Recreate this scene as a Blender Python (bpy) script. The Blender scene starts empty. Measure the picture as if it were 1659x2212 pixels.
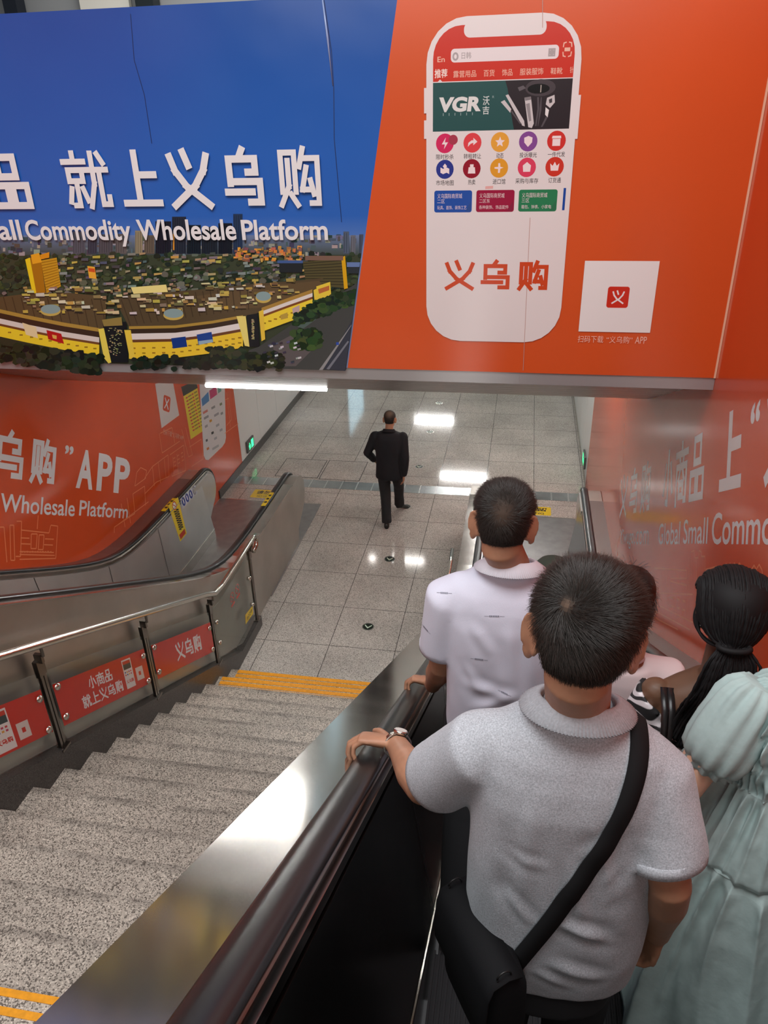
import bpy, bmesh, math, random
import numpy as np
from mathutils import Vector, Matrix, noise
from mathutils.bvhtree import BVHTree
random.seed(7); RNG = np.random.default_rng(7)
SC = bpy.context.scene; COL = SC.collection; PI = math.pi
# ------------------------------------------------------------------ camera
FPX, CX, CY, EYE = 1662.0, 829.5, 1106.0, np.array([0., 0., 5.3])
_d = np.array([91.5, 3144, FPX]); _d /= np.linalg.norm(_d)
_f = np.array([327.5, -888, FPX]); _f -= _d * (_f @ _d); _f /= np.linalg.norm(_f)
_r = np.cross(_d, _f)
RM = np.array([_r, _f, -_d])
cam_data = bpy.data.cameras.new('camera'); cam = bpy.data.objects.new('camera', cam_data); COL.objects.link(cam)
cam_data.sensor_fit = 'VERTICAL'; cam_data.sensor_height = 36; cam_data.lens = FPX / 2212 * 36
cam_data.clip_start = 0.05; cam_data.clip_end = 200
mw = Matrix.Identity(4)
for i in range(3):
    mw[i][0] = RM[i][0]; mw[i][1] = -RM[i][1]; mw[i][2] = -RM[i][2]; mw[i][3] = EYE[i]
cam.matrix_world = mw
SC.camera = cam
# ------------------------------------------------------------------ light and exposure
SC.view_settings.view_transform = 'Standard'; SC.view_settings.look = 'None'
SC.view_settings.exposure = 0.0; SC.view_settings.gamma = 1.0; SC.view_settings.use_curve_mapping = False
world = bpy.data.worlds.new('hall_air'); SC.world = world; world.use_nodes = True
world.node_tree.nodes['Background'].inputs[0].default_value = (0.95, 0.97, 1.0, 1)
world.node_tree.nodes['Background'].inputs[1].default_value = 0.10
SC.cycles.max_bounces = 6; SC.cycles.diffuse_bounces = 3; SC.cycles.glossy_bounces = 4
SC.cycles.transparent_max_bounces = 8; SC.cycles.transmission_bounces = 3
SC.cycles.caustics_reflective = False; SC.cycles.caustics_refractive = False
SC.cycles.sample_clamp_indirect = 4.0; SC.cycles.use_denoising = True
SC.cycles.use_adaptive_sampling = True; SC.cycles.adaptive_threshold = 0.02
def area(name, loc, rot, sx, sy, power, col=(1, 1, 1)):
    l = bpy.data.lights.new(name, 'AREA'); l.shape = 'RECTANGLE'; l.size = sx; l.size_y = sy; l.energy = power; l.color = col
    o = bpy.data.objects.new(name, l); COL.objects.link(o); o.location = loc; o.rotation_euler = rot; return o
area('hall_skylight', (-1.2, 0.6, 9.3), (0, 0, 0), 6.0, 3.4, 430, (0.97, 0.99, 1.0))
area('upper_hall_fill', (-3.0, 11.5, 10.2), (math.radians(25), 0, 0), 7.0, 3.0, 420, (1.0, 0.98, 0.95))  # unseen fill added to brighten the upper hall over the billboard
area('hall_rear_light', (-1.5, -6.5, 8.0), (math.radians(62), 0, 0), 7.0, 2.6, 210, (1.0, 0.97, 0.93))  # broad area light high behind the camera
# ------------------------------------------------------------------ helpers
def lin(c):
    return tuple(((v / 255) / 12.92 if v / 255 <= .04045 else ((v / 255 + .055) / 1.055) ** 2.4) for v in c[:3])
def ray(px, py): return RM @ np.array([(px - CX) / FPX, (py - CY) / FPX, 1.0])
def at_x(px, py, x): v = ray(px, py); return EYE + x / v[0] * v
def at_y(px, py, y): v = ray(px, py); return EYE + y / v[1] * v
def at_z(px, py, z): v = ray(px, py); return EYE + (z - EYE[2]) / v[2] * v
T30 = math.tan(math.radians(30)); C30 = math.cos(math.radians(30)); S30 = .5
def link(o, parent=None):
    COL.objects.link(o)
    if parent is not None: o.parent = parent
    return o
def tag(o, label=None, cat=None, group=None, kind=None):
    if label: o['label'] = label
    if cat: o['category'] = cat
    if group: o['group'] = group
    if kind: o['kind'] = kind
    return o
def thing(name, label, cat, group=None, loc=(0, 0, 0)):
    o = bpy.data.objects.new(name, None); o.empty_display_size = .1; o.location = loc; COL.objects.link(o)
    return tag(o, label, cat, group)
class MB:
    """collects faces of one part, with a material slot and a print colour for each face"""
    def __init__(s): s.v = []; s.f = []; s.m = []; s.c = []
    def face(s, pts, m=0, c=(1, 1, 1)):
        b = len(s.v); s.v += [tuple(float(x) for x in p) for p in pts]; s.f.append(tuple(range(b, b + len(pts)))); s.m.append(m); s.c.append(c)
    def add(s, V, F, m=0, c=(1, 1, 1)):
        b = len(s.v); s.v += [tuple(float(x) for x in p) for p in V]
        for f in F: s.f.append(tuple(b + i for i in f)); s.m.append(m); s.c.append(c)
    def box(s, x0, x1, y0, y1, z0, z1, m=0, c=(1, 1, 1)):
        V = [(x, y, z) for x in (x0, x1) for y in (y0, y1) for z in (z0, z1)]
        s.add(V, [(0, 1, 3, 2), (4, 6, 7, 5), (0, 4, 5, 1), (2, 3, 7, 6), (0, 2, 6, 4), (1, 5, 7, 3)], m, c)
    def obox(s, c, ax, ay, az, m=0, col=(1, 1, 1)):
        c, ax, ay, az = (np.array(q, float) for q in (c, ax, ay, az))
        V = [c + i * ax + j * ay + k * az for i in (-1, 1) for j in (-1, 1) for k in (-1, 1)]
        s.add(V, [(0, 1, 3, 2), (4, 6, 7, 5), (0, 4, 5, 1), (2, 3, 7, 6), (0, 2, 6, 4), (1, 5, 7, 3)], m, col)
    def prism_x(s, yz, x0, x1, m=0, c=(1, 1, 1)):
        n = len(yz); V = [(x0, y, z) for y, z in yz] + [(x1, y, z) for y, z in yz]
        s.add(V, [tuple(range(n))[::-1], tuple(range(n, 2 * n))] + [(i, (i + 1) % n, n + (i + 1) % n, n + i) for i in range(n)], m, c)
    def prism(s, poly, off, m=0, c=(1, 1, 1)):
        off = np.array(off, float); P = [np.array(p, float) for p in poly]; n = len(P)
        s.add(P + [p + off for p in P], [tuple(range(n))[::-1], tuple(range(n, 2 * n))] + [(i, (i + 1) % n, n + (i + 1) % n, n + i) for i in range(n)], m, c)
    def loft(s, rings, m=0, closed=True, caps=True, c=(1, 1, 1)):
        n = len(rings[0]); V = [p for r_ in rings for p in r_]; F = []
        k = n if closed else n - 1
        for j in range(len(rings) - 1):
            for i in range(k):
                a = j * n + i; b = j * n + (i + 1) % n
                F.append((a, b, b + n, a + n))
        if caps and closed:
            F.append(tuple(range(n))[::-1]); F.append(tuple(range((len(rings) - 1) * n, len(rings) * n)))
        s.add(V, F, m, c)
    def tube(s, pts, rad, n=10, m=0, c=(1, 1, 1), flat=1.0, round_ends=False):
        P = [np.array(p, float) for p in pts]; R = list(rad) if hasattr(rad, '__len__') else [rad] * len(P)
        if round_ends:
            d0 = P[0] - P[1]; d0 /= np.linalg.norm(d0); d1 = P[-1] - P[-2]; d1 /= np.linalg.norm(d1)
            pre = [(P[0] + d0 * R[0] * k, R[0] * math.sqrt(max(0.01, 1 - k * k))) for k in (.98, .8, .45)]
            post = [(P[-1] + d1 * R[-1] * k, R[-1] * math.sqrt(max(0.01, 1 - k * k))) for k in (.45, .8, .98)]
            P = [p for p, _ in pre] + P + [p for p, _ in post]; R = [q for _, q in pre] + R + [q for _, q in post]
        rings = []; up = None
        for i, p in enumerate(P):
            t = P[min(i + 1, len(P) - 1)] - P[max(i - 1, 0)]; t = t / (np.linalg.norm(t) + 1e-12)
            if up is None:
                up = np.array([0, 0, 1.]) if abs(t[2]) < .9 else np.array([0, 1., 0])
            u = up - t * (up @ t); u /= np.linalg.norm(u) + 1e-12; w = np.cross(t, u); up = u
            rings.append([p + R[i] * (math.cos(a) * w + flat * math.sin(a) * u) for a in np.linspace(0, 2 * PI, n, endpoint=False)])
        s.loft(rings, m, c=c)
    def ell(s, c, rx, ry, rz, rot=None, nu=16, nv=10, m=0, col=(1, 1, 1)):
        c = np.array(c, float); M = np.array(rot) if rot is not None else np.eye(3); rings = []
        for j in range(nv + 1):
            t = -PI / 2 + PI * j / nv; t = max(-PI / 2 + .05, min(PI / 2 - .05, t))
            rings.append([c + M @ np.array([rx * math.cos(t) * math.cos(a), ry * math.cos(t) * math.sin(a), rz * math.sin(t)]) for a in np.linspace(0, 2 * PI, nu, endpoint=False)])
        s.loft(rings, m, c=col)
    def mesh(s, name, mats, smooth=False):
        me = bpy.data.meshes.new(name); me.from_pydata(s.v, [], s.f)
        mats = mats if isinstance(mats, (list, tuple)) else [mats]
        for m in mats: me.materials.append(m)
        me.polygons.foreach_set('material_index', s.m)
        if smooth: me.polygons.foreach_set('use_smooth', [True] * len(s.f))
        if any(c != (1, 1, 1) for c in s.c):
            a = me.color_attributes.new('Col', 'FLOAT_COLOR', 'CORNER'); d = []
            for f, c in zip(s.f, s.c): d += [c[0], c[1], c[2], 1.0] * len(f)
            a.data.foreach_set('color', d)
        me.update(); return me
    def build(s, name, mats, parent=None, smooth=False, bevel=0, weld=False):
        me = s.mesh(name, mats, smooth)
        bm = bmesh.new(); bm.from_mesh(me)
        if weld: bmesh.ops.remove_doubles(bm, verts=bm.verts, dist=1e-5)
        if not (any(c != (1, 1, 1) for c in s.c)): bmesh.ops.recalc_face_normals(bm, faces=bm.faces)
        bm.to_mesh(me); bm.free()
        o = bpy.data.objects.new(name, me); link(o, parent)
        if bevel:
            b = o.modifiers.new('bevel', 'BEVEL'); b.width = bevel; b.segments = 2; b.limit_method = 'ANGLE'; b.angle_limit = math.radians(40)
        return o
# ------------------------------------------------------------------ materials
def mat(name, col, rough=.5, metal=0., spec=.5, noise_s=None, noise_a=0., bump=None, coat=0., aniso=0., rough_noise=0.):
    m = bpy.data.materials.new(name); m.use_nodes = True; nt = m.node_tree; b = nt.nodes['Principled BSDF']
    c = (*col, 1)
    b.inputs['Base Color'].default_value = c; b.inputs['Roughness'].default_value = rough; b.inputs['Metallic'].default_value = metal
    b.inputs['Specular IOR Level'].default_value = spec; b.inputs['Coat Weight'].default_value = coat; b.inputs['Coat Roughness'].default_value = .05
    if aniso: b.inputs['Anisotropic'].default_value = aniso
    tc = nt.nodes.new('ShaderNodeTexCoord')
    if noise_s:
        n = nt.nodes.new('ShaderNodeTexNoise'); n.inputs['Scale'].default_value = noise_s; n.inputs['Detail'].default_value = 4
        nt.links.new(tc.outputs['Object'], n.inputs['Vector'])
        r = nt.nodes.new('ShaderNodeMapRange'); r.inputs[1].default_value = .3; r.inputs[2].default_value = .7
        r.inputs[3].default_value = 1 - noise_a; r.inputs[4].default_value = 1 + noise_a
        nt.links.new(n.outputs[0], r.inputs[0])
        x = nt.nodes.new('ShaderNodeMix'); x.data_type = 'RGBA'; x.blend_type = 'MULTIPLY'; x.inputs[0].default_value = 1
        x.inputs[6].default_value = c; nt.links.new(r.outputs[0], x.inputs[7]); nt.links.new(x.outputs[2], b.inputs['Base Color'])
        if rough_noise:
            r2 = nt.nodes.new('ShaderNodeMapRange'); r2.inputs[3].default_value = rough - rough_noise; r2.inputs[4].default_value = rough + rough_noise
            nt.links.new(n.outputs[0], r2.inputs[0]); nt.links.new(r2.outputs[0], b.inputs['Roughness'])
    if bump:
        n2 = nt.nodes.new('ShaderNodeTexNoise'); n2.inputs['Scale'].default_value = bump[0]; n2.inputs['Detail'].default_value = 3
        nt.links.new(tc.outputs['Object'], n2.inputs['Vector'])
        bp = nt.nodes.new('ShaderNodeBump'); bp.inputs['Strength'].default_value = bump[1]; bp.inputs['Distance'].default_value = bump[2]
        nt.links.new(n2.outputs[0], bp.inputs['Height']); nt.links.new(bp.outputs[0], b.inputs['Normal'])
    return m
def emit(name, col, s):
    m = bpy.data.materials.new(name); m.use_nodes = True; nt = m.node_tree; b = nt.nodes['Principled BSDF']
    b.inputs['Base Color'].default_value = (*col, 1); b.inputs['Emission Color'].default_value = (*col, 1); b.inputs['Emission Strength'].default_value = s
    return m
def granite(name, dark, mid, light, rough, tile=None, scale=190, wear=None):
    """speckled stone; tile = (x0, y0, pitch) draws the joints of the slabs"""
    m = bpy.data.materials.new(name); m.use_nodes = True; nt = m.node_tree; N = nt.nodes.new; L = nt.links.new
    b = nt.nodes['Principled BSDF']; tc = N('ShaderNodeTexCoord')
    v = N('ShaderNodeTexVoronoi'); v.inputs['Scale'].default_value = scale; L(tc.outputs['Object'], v.inputs['Vector'])
    sp = N('ShaderNodeSeparateColor'); L(v.outputs['Color'], sp.inputs[0])
    cr = N('ShaderNodeValToRGB'); e = cr.color_ramp.elements
    e[0].position = 0; e[0].color = (*dark, 1); e[1].position = 1; e[1].color = (*light, 1)
    k = e.new(.22); k.color = (*dark, 1); k = e.new(.3); k.color = (*mid, 1); k = e.new(.72); k.color = (*mid, 1)
    L(sp.outputs[0], cr.inputs[0])
    n = N('ShaderNodeTexNoise'); n.inputs['Scale'].default_value = 1.3; n.inputs['Detail'].default_value = 6; L(tc.outputs['Object'], n.inputs['Vector'])
    mr = N('ShaderNodeMapRange'); mr.inputs[1].default_value = .3; mr.inputs[2].default_value = .7; mr.inputs[3].default_value = .82; mr.inputs[4].default_value = 1.12; L(n.outputs[0], mr.inputs[0])
    mx = N('ShaderNodeMix'); mx.data_type = 'RGBA'; mx.blend_type = 'MULTIPLY'; mx.inputs[0].default_value = 1
    L(cr.outputs[0], mx.inputs[6]); L(mr.outputs[0], mx.inputs[7]); out = mx.outputs[2]
    b.inputs['Roughness'].default_value = rough
    if tile:
        sx = N('ShaderNodeSeparateXYZ'); L(tc.outputs['Object'], sx.inputs[0])
        ds = []
        for ax, o0 in ((0, tile[0]), (1, tile[1])):
            a = N('ShaderNodeMath'); a.operation = 'SUBTRACT'; a.inputs[1].default_value = o0; L(sx.outputs[ax], a.inputs[0])
            p = N('ShaderNodeMath'); p.operation = 'PINGPONG'; p.inputs[1].default_value = tile[2] / 2; L(a.outputs[0], p.inputs[0]); ds.append(p)
        mn = N('ShaderNodeMath'); mn.operation = 'MINIMUM'; L(ds[0].outputs[0], mn.inputs[0]); L(ds[1].outputs[0], mn.inputs[1])
        g = N('ShaderNodeMath'); g.operation = 'LESS_THAN'; g.inputs[1].default_value = .0032; L(mn.outputs[0], g.inputs[0])
        m2 = N('ShaderNodeMix'); m2.data_type = 'RGBA'; L(g.outputs[0], m2.inputs[0]); L(out, m2.inputs[6]); m2.inputs[7].default_value = (.05, .045, .04, 1); out = m2.outputs[2]
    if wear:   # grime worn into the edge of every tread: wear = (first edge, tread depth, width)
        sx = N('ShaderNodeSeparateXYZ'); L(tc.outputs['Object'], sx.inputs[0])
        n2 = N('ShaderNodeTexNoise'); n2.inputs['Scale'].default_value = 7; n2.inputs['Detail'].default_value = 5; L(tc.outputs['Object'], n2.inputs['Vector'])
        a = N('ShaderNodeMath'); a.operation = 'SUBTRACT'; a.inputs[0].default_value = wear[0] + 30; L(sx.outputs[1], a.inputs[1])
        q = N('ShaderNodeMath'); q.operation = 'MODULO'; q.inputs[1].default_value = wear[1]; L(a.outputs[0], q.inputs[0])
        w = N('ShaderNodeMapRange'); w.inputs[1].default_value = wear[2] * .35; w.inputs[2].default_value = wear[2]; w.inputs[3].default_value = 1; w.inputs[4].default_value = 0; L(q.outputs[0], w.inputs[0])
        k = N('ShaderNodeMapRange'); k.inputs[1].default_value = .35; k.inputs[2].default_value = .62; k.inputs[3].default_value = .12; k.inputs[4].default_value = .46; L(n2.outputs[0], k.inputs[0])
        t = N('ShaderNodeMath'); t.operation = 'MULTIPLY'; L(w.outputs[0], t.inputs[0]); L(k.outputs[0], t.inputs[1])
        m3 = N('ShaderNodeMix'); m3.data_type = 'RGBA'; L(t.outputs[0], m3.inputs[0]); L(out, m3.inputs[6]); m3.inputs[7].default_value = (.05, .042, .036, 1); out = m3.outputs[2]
    L(out, b.inputs['Base Color'])
    return m
def print_mat(name, rough=.25, spec=.5):
    m = bpy.data.materials.new(name); m.use_nodes = True; nt = m.node_tree; b = nt.nodes['Principled BSDF']
    a = nt.nodes.new('ShaderNodeVertexColor'); a.layer_name = 'Col'; nt.links.new(a.outputs[0], b.inputs['Base Color'])
    b.inputs['Roughness'].default_value = rough; b.inputs['Specular IOR Level'].default_value = spec
    return m
def glass_mat(name, tint=(.92, .95, .93), gloss=.12):
    m = bpy.data.materials.new(name); m.use_nodes = True; nt = m.node_tree; nt.nodes.remove(nt.nodes['Principled BSDF'])
    t = nt.nodes.new('ShaderNodeBsdfTransparent'); t.inputs[0].default_value = (*tint, 1)
    g = nt.nodes.new('ShaderNodeBsdfGlossy'); g.inputs['Roughness'].default_value = .08
    fr = nt.nodes.new('ShaderNodeFresnel'); fr.inputs[0].default_value = 1.5; ge = nt.nodes.new('ShaderNodeNewGeometry')
    fm = nt.nodes.new('ShaderNodeMath'); fm.operation = 'MULTIPLY_ADD'; fm.inputs[1].default_value = -1; fm.inputs[2].default_value = 1; nt.links.new(ge.outputs['Backfacing'], fm.inputs[0])
    f2 = nt.nodes.new('ShaderNodeMath'); f2.operation = 'MULTIPLY'; nt.links.new(fr.outputs[0], f2.inputs[0]); nt.links.new(fm.outputs[0], f2.inputs[1])
    mx = nt.nodes.new('ShaderNodeMixShader'); nt.links.new(f2.outputs[0], mx.inputs[0]); nt.links.new(t.outputs[0], mx.inputs[1]); nt.links.new(g.outputs[0], mx.inputs[2])
    df = nt.nodes.new('ShaderNodeBsdfDiffuse'); df.inputs[0].default_value = (.5, .5, .46, 1); m2 = nt.nodes.new('ShaderNodeMixShader'); m2.inputs[0].default_value = gloss
    nt.links.new(mx.outputs[0], m2.inputs[1]); nt.links.new(df.outputs[0], m2.inputs[2]); nt.links.new(m2.outputs[0], nt.nodes['Material Output'].inputs[0]); return m
STEEL = mat('brushed_steel', (.56, .54, .51), .24, 1, noise_s=6, noise_a=.10, rough_noise=.08)
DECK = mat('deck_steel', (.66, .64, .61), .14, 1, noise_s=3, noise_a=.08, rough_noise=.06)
CLAD = mat('cladding_steel', (.58, .55, .51), .40, 1, noise_s=2.5, noise_a=.10, rough_noise=.06)
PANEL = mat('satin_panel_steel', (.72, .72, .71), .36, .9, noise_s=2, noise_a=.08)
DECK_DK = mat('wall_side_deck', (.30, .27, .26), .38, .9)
STEEL_DK = mat('dark_reflection_steel', (.16, .15, .145), .22, 1, noise_s=5, noise_a=.12)  # dark surroundings mirrored by the right escalator's steel put into the base colour
POLISHED = mat('polished_steel', (.72, .69, .63), .18, 1)
POST = mat('post_steel', (.22, .20, .18), .28, 1)
RUBBER = mat('black_rubber', (.012, .012, .013), .28, 0, .5)
BLACK = mat('black_metal', (.015, .014, .014), .4, .2)
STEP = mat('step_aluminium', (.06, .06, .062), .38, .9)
PLATE = mat('floor_plate_steel', (.36, .35, .35), .34, .9, noise_s=8, noise_a=.1)
FLOOR = granite('floor_granite', (.25, .225, .20), (.56, .52, .47), (.78, .74, .68), .085, (-1.17, 6.652, .745))
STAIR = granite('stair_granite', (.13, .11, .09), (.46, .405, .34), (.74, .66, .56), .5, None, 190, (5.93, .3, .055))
STONE = granite('dark_stone', (.02, .018, .017), (.055, .05, .047), (.10, .095, .09), .3)
ORANGE_STRIP = mat('orange_strip', lin((236, 158, 22)), .5, noise_s=40, noise_a=.12)
WHITE_PANEL = mat('white_enamel_panel', (.86, .87, .85), .2, 0, .5)
GREY_PANEL = mat('grey_panel', (.32, .33, .34), .35, 0)
CEIL = mat('ceiling_paint', (.62, .62, .60), .5)
SLAT = mat('ceiling_slat', (.46, .45, .45), .33, .5)
PRINT = print_mat('printed_film', .22)
PRINT_WALL = print_mat('wall_film', .12, .4)
GLASS = glass_mat('railing_glass')
TUBE = emit('lamp_tube', (1, .985, .95), 80.0)
LAMP = emit('downlight', (1, .96, .9), 30.0)
GREEN = emit('exit_green', (.05, 1, .35), 1.6)
def hx(c): return lin(c)
OR = lin((216, 88, 40)); OR_W = lin((216, 84, 42)); WHT = lin((236, 234, 234)); LINE = lin((244, 142, 92))
# ------------------------------------------------------------------ lettering
GLY = {
 '上': [[(.42, 1), (.42, .07)], [(.42, .60), (.90, .60)], [(.02, .07), (.98, .07)]],
 '义': [[(.40, 1), (.50, .76)], [(.06, .92), (.16, .66), (.40, .38), (.95, .02)], [(.96, .92), (.86, .66), (.62, .38), (.06, .02)]],
 '乌': [[(.50, 1.02), (.42, .90)], [(.13, .42), (.13, .86), (.82, .86), (.82, .62), (.62, .62)], [(.13, .45), (.92, .45), (.92, .07), (.64, .07)], [(.04, .26), (.70, .26)]],
 '购': [[(.09, .26), (.09, .94), (.41, .94), (.41, .26)], [(.25, .80), (.25, .36), (.05, .03)], [(.29, .22), (.44, .03)], [(.62, 1.0), (.52, .70)], [(.58, .84), (.95, .84), (.95, .06), (.78, .06)], [(.68, .68), (.57, .30), (.80, .30)], [(.77, .46), (.84, .22)]],
 '品': [[(.28, .60), (.28, .97), (.72, .97), (.72, .60), (.28, .60)], [(.05, .04), (.05, .43), (.43, .43), (.43, .04), (.05, .04)], [(.57, .04), (.57, .43), (.95, .43), (.95, .04), (.57, .04)]],
 '就': [[(.25, 1), (.25, .88)], [(.01, .85), (.49, .85)], [(.09, .70), (.41, .70), (.41, .50), (.09, .50), (.09, .70)], [(.25, .46), (.25, .05), (.14, .05)], [(.11, .36), (.04, .12)], [(.38, .36), (.46, .14)], [(.50, .70), (.99, .70)], [(.68, .99), (.67, .45), (.52, .03)], [(.82, .66), (.82, .07), (.98, .07), (.98, .20)], [(.84, .98), (.94, .82)]],
 '小': [[(.5, 1), (.5, .05), (.36, .07)], [(.26, .76), (.07, .26)], [(.74, .76), (.93, .26)]],
 '商': [[(.5, 1.02), (.5, .90)], [(.02, .86), (.98, .86)], [(.34, .80), (.40, .68)], [(.66, .80), (.60, .68)], [(.09, .0), (.09, .64), (.91, .64), (.91, .05), (.78, .05)], [(.40, .58), (.28, .42)], [(.60, .58), (.72, .42)], [(.34, .12), (.34, .34), (.66, .34), (.66, .12), (.34, .12)]],
}
class Print:
    """flat print on a plane: origin O, axes U (right) and V (up), outward normal N; u, v in metres"""
    def __init__(s, O, U, V, N): s.O, s.U, s.V, s.N = (np.array(q, float) for q in (O, U, V, N)); s.h = .0006; s.mb = MB()
    def uv(s, P): q = np.array(P, float) - s.O; return float(q @ s.U), float(q @ s.V)
    def w(s, u, v): return s.O + u * s.U + v * s.V + s.h * s.N
    def poly(s, pts, c, step=3e-6):
        s.h += step; P = [s.w(u, v) for u, v in pts]
        n = np.zeros(3)
        for i in range(len(P)): n += np.cross(P[i], P[(i + 1) % len(P)])
        if n @ s.N < 0: P = P[::-1]
        s.mb.face(P, 0, c)
    def rect(s, u0, v0, u1, v1, c): s.poly([(u0, v0), (u1, v0), (u1, v1), (u0, v1)], c)
    def rrect(s, u0, v0, u1, v1, r, c):
        pts = []
        for (cx, cy, a) in ((u1 - r, v0 + r, -PI / 2), (u1 - r, v1 - r, 0), (u0 + r, v1 - r, PI / 2), (u0 + r, v0 + r, PI)):
            pts += [(cx + r * math.cos(a + k * PI / 12), cy + r * math.sin(a + k * PI / 12)) for k in range(7)]
        s.poly(pts, c)
    def disc(s, u, v, r, c, n=20, ry=None): s.poly([(u + r * math.cos(a), v + (ry or r) * math.sin(a)) for a in np.linspace(0, 2 * PI, n, endpoint=False)], c)
    def line(s, pts, wd, c, ext=True):
        for (a, b) in zip(pts[:-1], pts[1:]):
            a, b = np.array(a, float), np.array(b, float); d = b - a; L = np.linalg.norm(d)
            if L < 1e-9: continue
            d /= L; n = np.array([-d[1], d[0]]) * wd / 2; e = d * wd / 2 * (1 if ext else 0)
            s.poly([a - e - n, b + e - n, b + e + n, a - e + n], c)
    def glyphs(s, txt, u0, v0, cw, ch, pitch, c, wt=.125, shadow=None):
        for k, t in enumerate(txt):
            if t == ' ': continue
            for pl in GLY[t]:
                i = wt * .5
                P = [(u0 + k * pitch + (i + p[0] * (1 - 2 * i)) * cw, v0 + (i + p[1] * (1 - 2 * i)) * ch) for p in pl]
                s.line(P, wt * (cw + ch) / 2 * .92, c)
    def text(s, txt, u0, v0, u1, v1, c, bold=0.0, shear=0., keep=False):
        V, F = font_mesh(txt, bold)
        if not len(V): return
        mn, mx = V.min(0), V.max(0); sx = (u1 - u0) / (mx[0] - mn[0] + 1e-9); sy = (v1 - v0) / (mx[1] - mn[1] + 1e-9)
        if keep: sx = sy = min(sx, sy)
        s.h += 4e-6
        W = [s.w(u0 + (p[0] - mn[0]) * sx + shear * (p[1] - mn[1]) * sy, v0 + (p[1] - mn[1]) * sy) for p in V]
        flip = np.cross(s.U, s.V) @ s.N < 0
        s.mb.add(W, [f[::-1] if flip else f for f in F], 0, c)
    def build(s, name, m, parent): return s.mb.build(name, m, parent)
_FC = {}
def font_mesh(txt, bold):
    k = (txt, bold)
    if k not in _FC:
        cu = bpy.data.curves.new('tmp_text', 'FONT'); cu.body = txt; cu.size = 1; cu.offset = bold; cu.resolution_u = 4
        o = bpy.data.objects.new('tmp_text', cu); COL.objects.link(o); bpy.context.view_layer.update()
        me = bpy.data.meshes.new_from_object(o.evaluated_get(bpy.context.evaluated_depsgraph_get()))
        V = np.array([tuple(v.co)[:2] for v in me.vertices]).reshape(-1, 2); F = []
        for p in me.polygons: F.append(tuple(p.vertices) if p.normal.z > 0 else tuple(p.vertices)[::-1])
        bpy.data.objects.remove(o); bpy.data.curves.remove(cu); bpy.data.meshes.remove(me)
        _FC[k] = (V, F)
    return _FC[k]
# ================================================================== the setting
XR, XL = 1.10, -4.45            # inner faces of the side walls
YB, ZB = 4.50, 3.88             # billboard face and its lower edge
YC, ZC = 6.54, 3.05             # where the slatted soffit ends and the low ceiling starts
def nose(y): return .153 + .51 * (5.93 - y)
mb = MB(); mb.box(-4.6, 1.25, 5.5, 27, -.2, 0); tag(mb.build('floor', FLOOR), kind='structure')
# stairs: fifteen treads and the upper landing
mb = MB(); yz = [(6.2, -.02), (5.93, -.02)]
for k in range(15):
    y = 5.93 - .3 * k; z = .153 * (k + 1); yz += [(y, z - .153 if k else 0), (y, z)]
yz += [(5.93 - 4.5, .153 * 15), (5.93 - 4.5, .153 * 16), (-2.5, .153 * 16), (-2.5, 1.6), (1.4, 1.9), (5.6, -.02)]
mb.prism_x(yz[1:], -2.775, -.545)
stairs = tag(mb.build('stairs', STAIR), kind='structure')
for k in (0, 1, 15):
    y = 5.93 - .3 * k; z = .153 * (k + 1); m2 = MB()
    for j in range(3):
        yy = y - .028 - .062 * j - (0.0 if k else 0); m2.box(-2.74 if k else -2.70, -.56, yy - (.014 if k == 15 else .024), yy + (.014 if k == 15 else .024), z - .004, z + .003)
    m2.build('nosing_strip', ORANGE_STRIP, stairs)
# black stone string beside the stairs
def curb_top(y): return max(.13, nose(y) + .15)
ys = [6.92, 6.92] + list(np.arange(6.3, -1.6, -.4))
poly = [(6.92, 0), (6.92, .13), (6.26, .13)] + [(y, curb_top(y)) for y in (5.9, 4, 2, 0, -1.5)] + [(-1.5, 1.2), (4.6, .2), (5.6, 0)]
mb = MB(); mb.prism_x(poly, -2.90, -2.775); tag(mb.build('trim_1', STONE), kind='structure')
# walls
OCH = hx((212, 74, 28))
def wall_print(x, side):   # orange film: solid slab, printed colour
    mb = MB()
    mb.box(min(x, x + side * .12), max(x, x + side * .12), -3.2, 11.08, -.1, 7.2, 0, OR_W)
    return mb
ORANGE_W = mat('orange_wall_film', OR_W, .13, 0, .36, noise_s=1.1, noise_a=.05)
mb = MB(); mb.box(XL - .14, XL, -3.2, 4.8, -.1, 6.9); mb.box(XL - .14, XL, 4.8, 11.08, -.1, 4.0); wl = tag(mb.build('wall_left', ORANGE_W), kind='structure')
mb = MB(); mb.box(XR, XR + .14, -3.2, 11.08, -.1, 6.9); wr = tag(mb.build('wall_right', ORANGE_W), kind='structure')
for nm, x, s in (('wall_left_white', XL, -1), ('wall_right_white', XR, 1)):
    mb = MB(); y = 11.08
    while y < 26.5:
        mb.box(min(x, x + s * .14), max(x, x + s * .14), y + .004, y + .996, -.1, 3.1); y += 1.0
    mb.box(min(x + s * .02, x + s * .14), max(x + s * .02, x + s * .14), 11.08, 27, -.1, 3.1)
    tag(mb.build('wall_left' if s < 0 else 'wall_right', WHITE_PANEL), kind='structure')
mb = MB(); mb.box(XL - .14, XR + .14, 26.6, 26.8, -.1, 3.2); tag(mb.build('wall_far', WHITE_PANEL), kind='structure')
mb = MB(); mb.box(XL, XL + .018, 9.98, 26.6, 0, .13); tag(mb.build('baseboard_left', STONE), kind='structure')
mb = MB(); mb.box(XR - .014, XR, 9.1, 26.6, 0, .10); tag(mb.build('baseboard_right', POLISHED), kind='structure')
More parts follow.
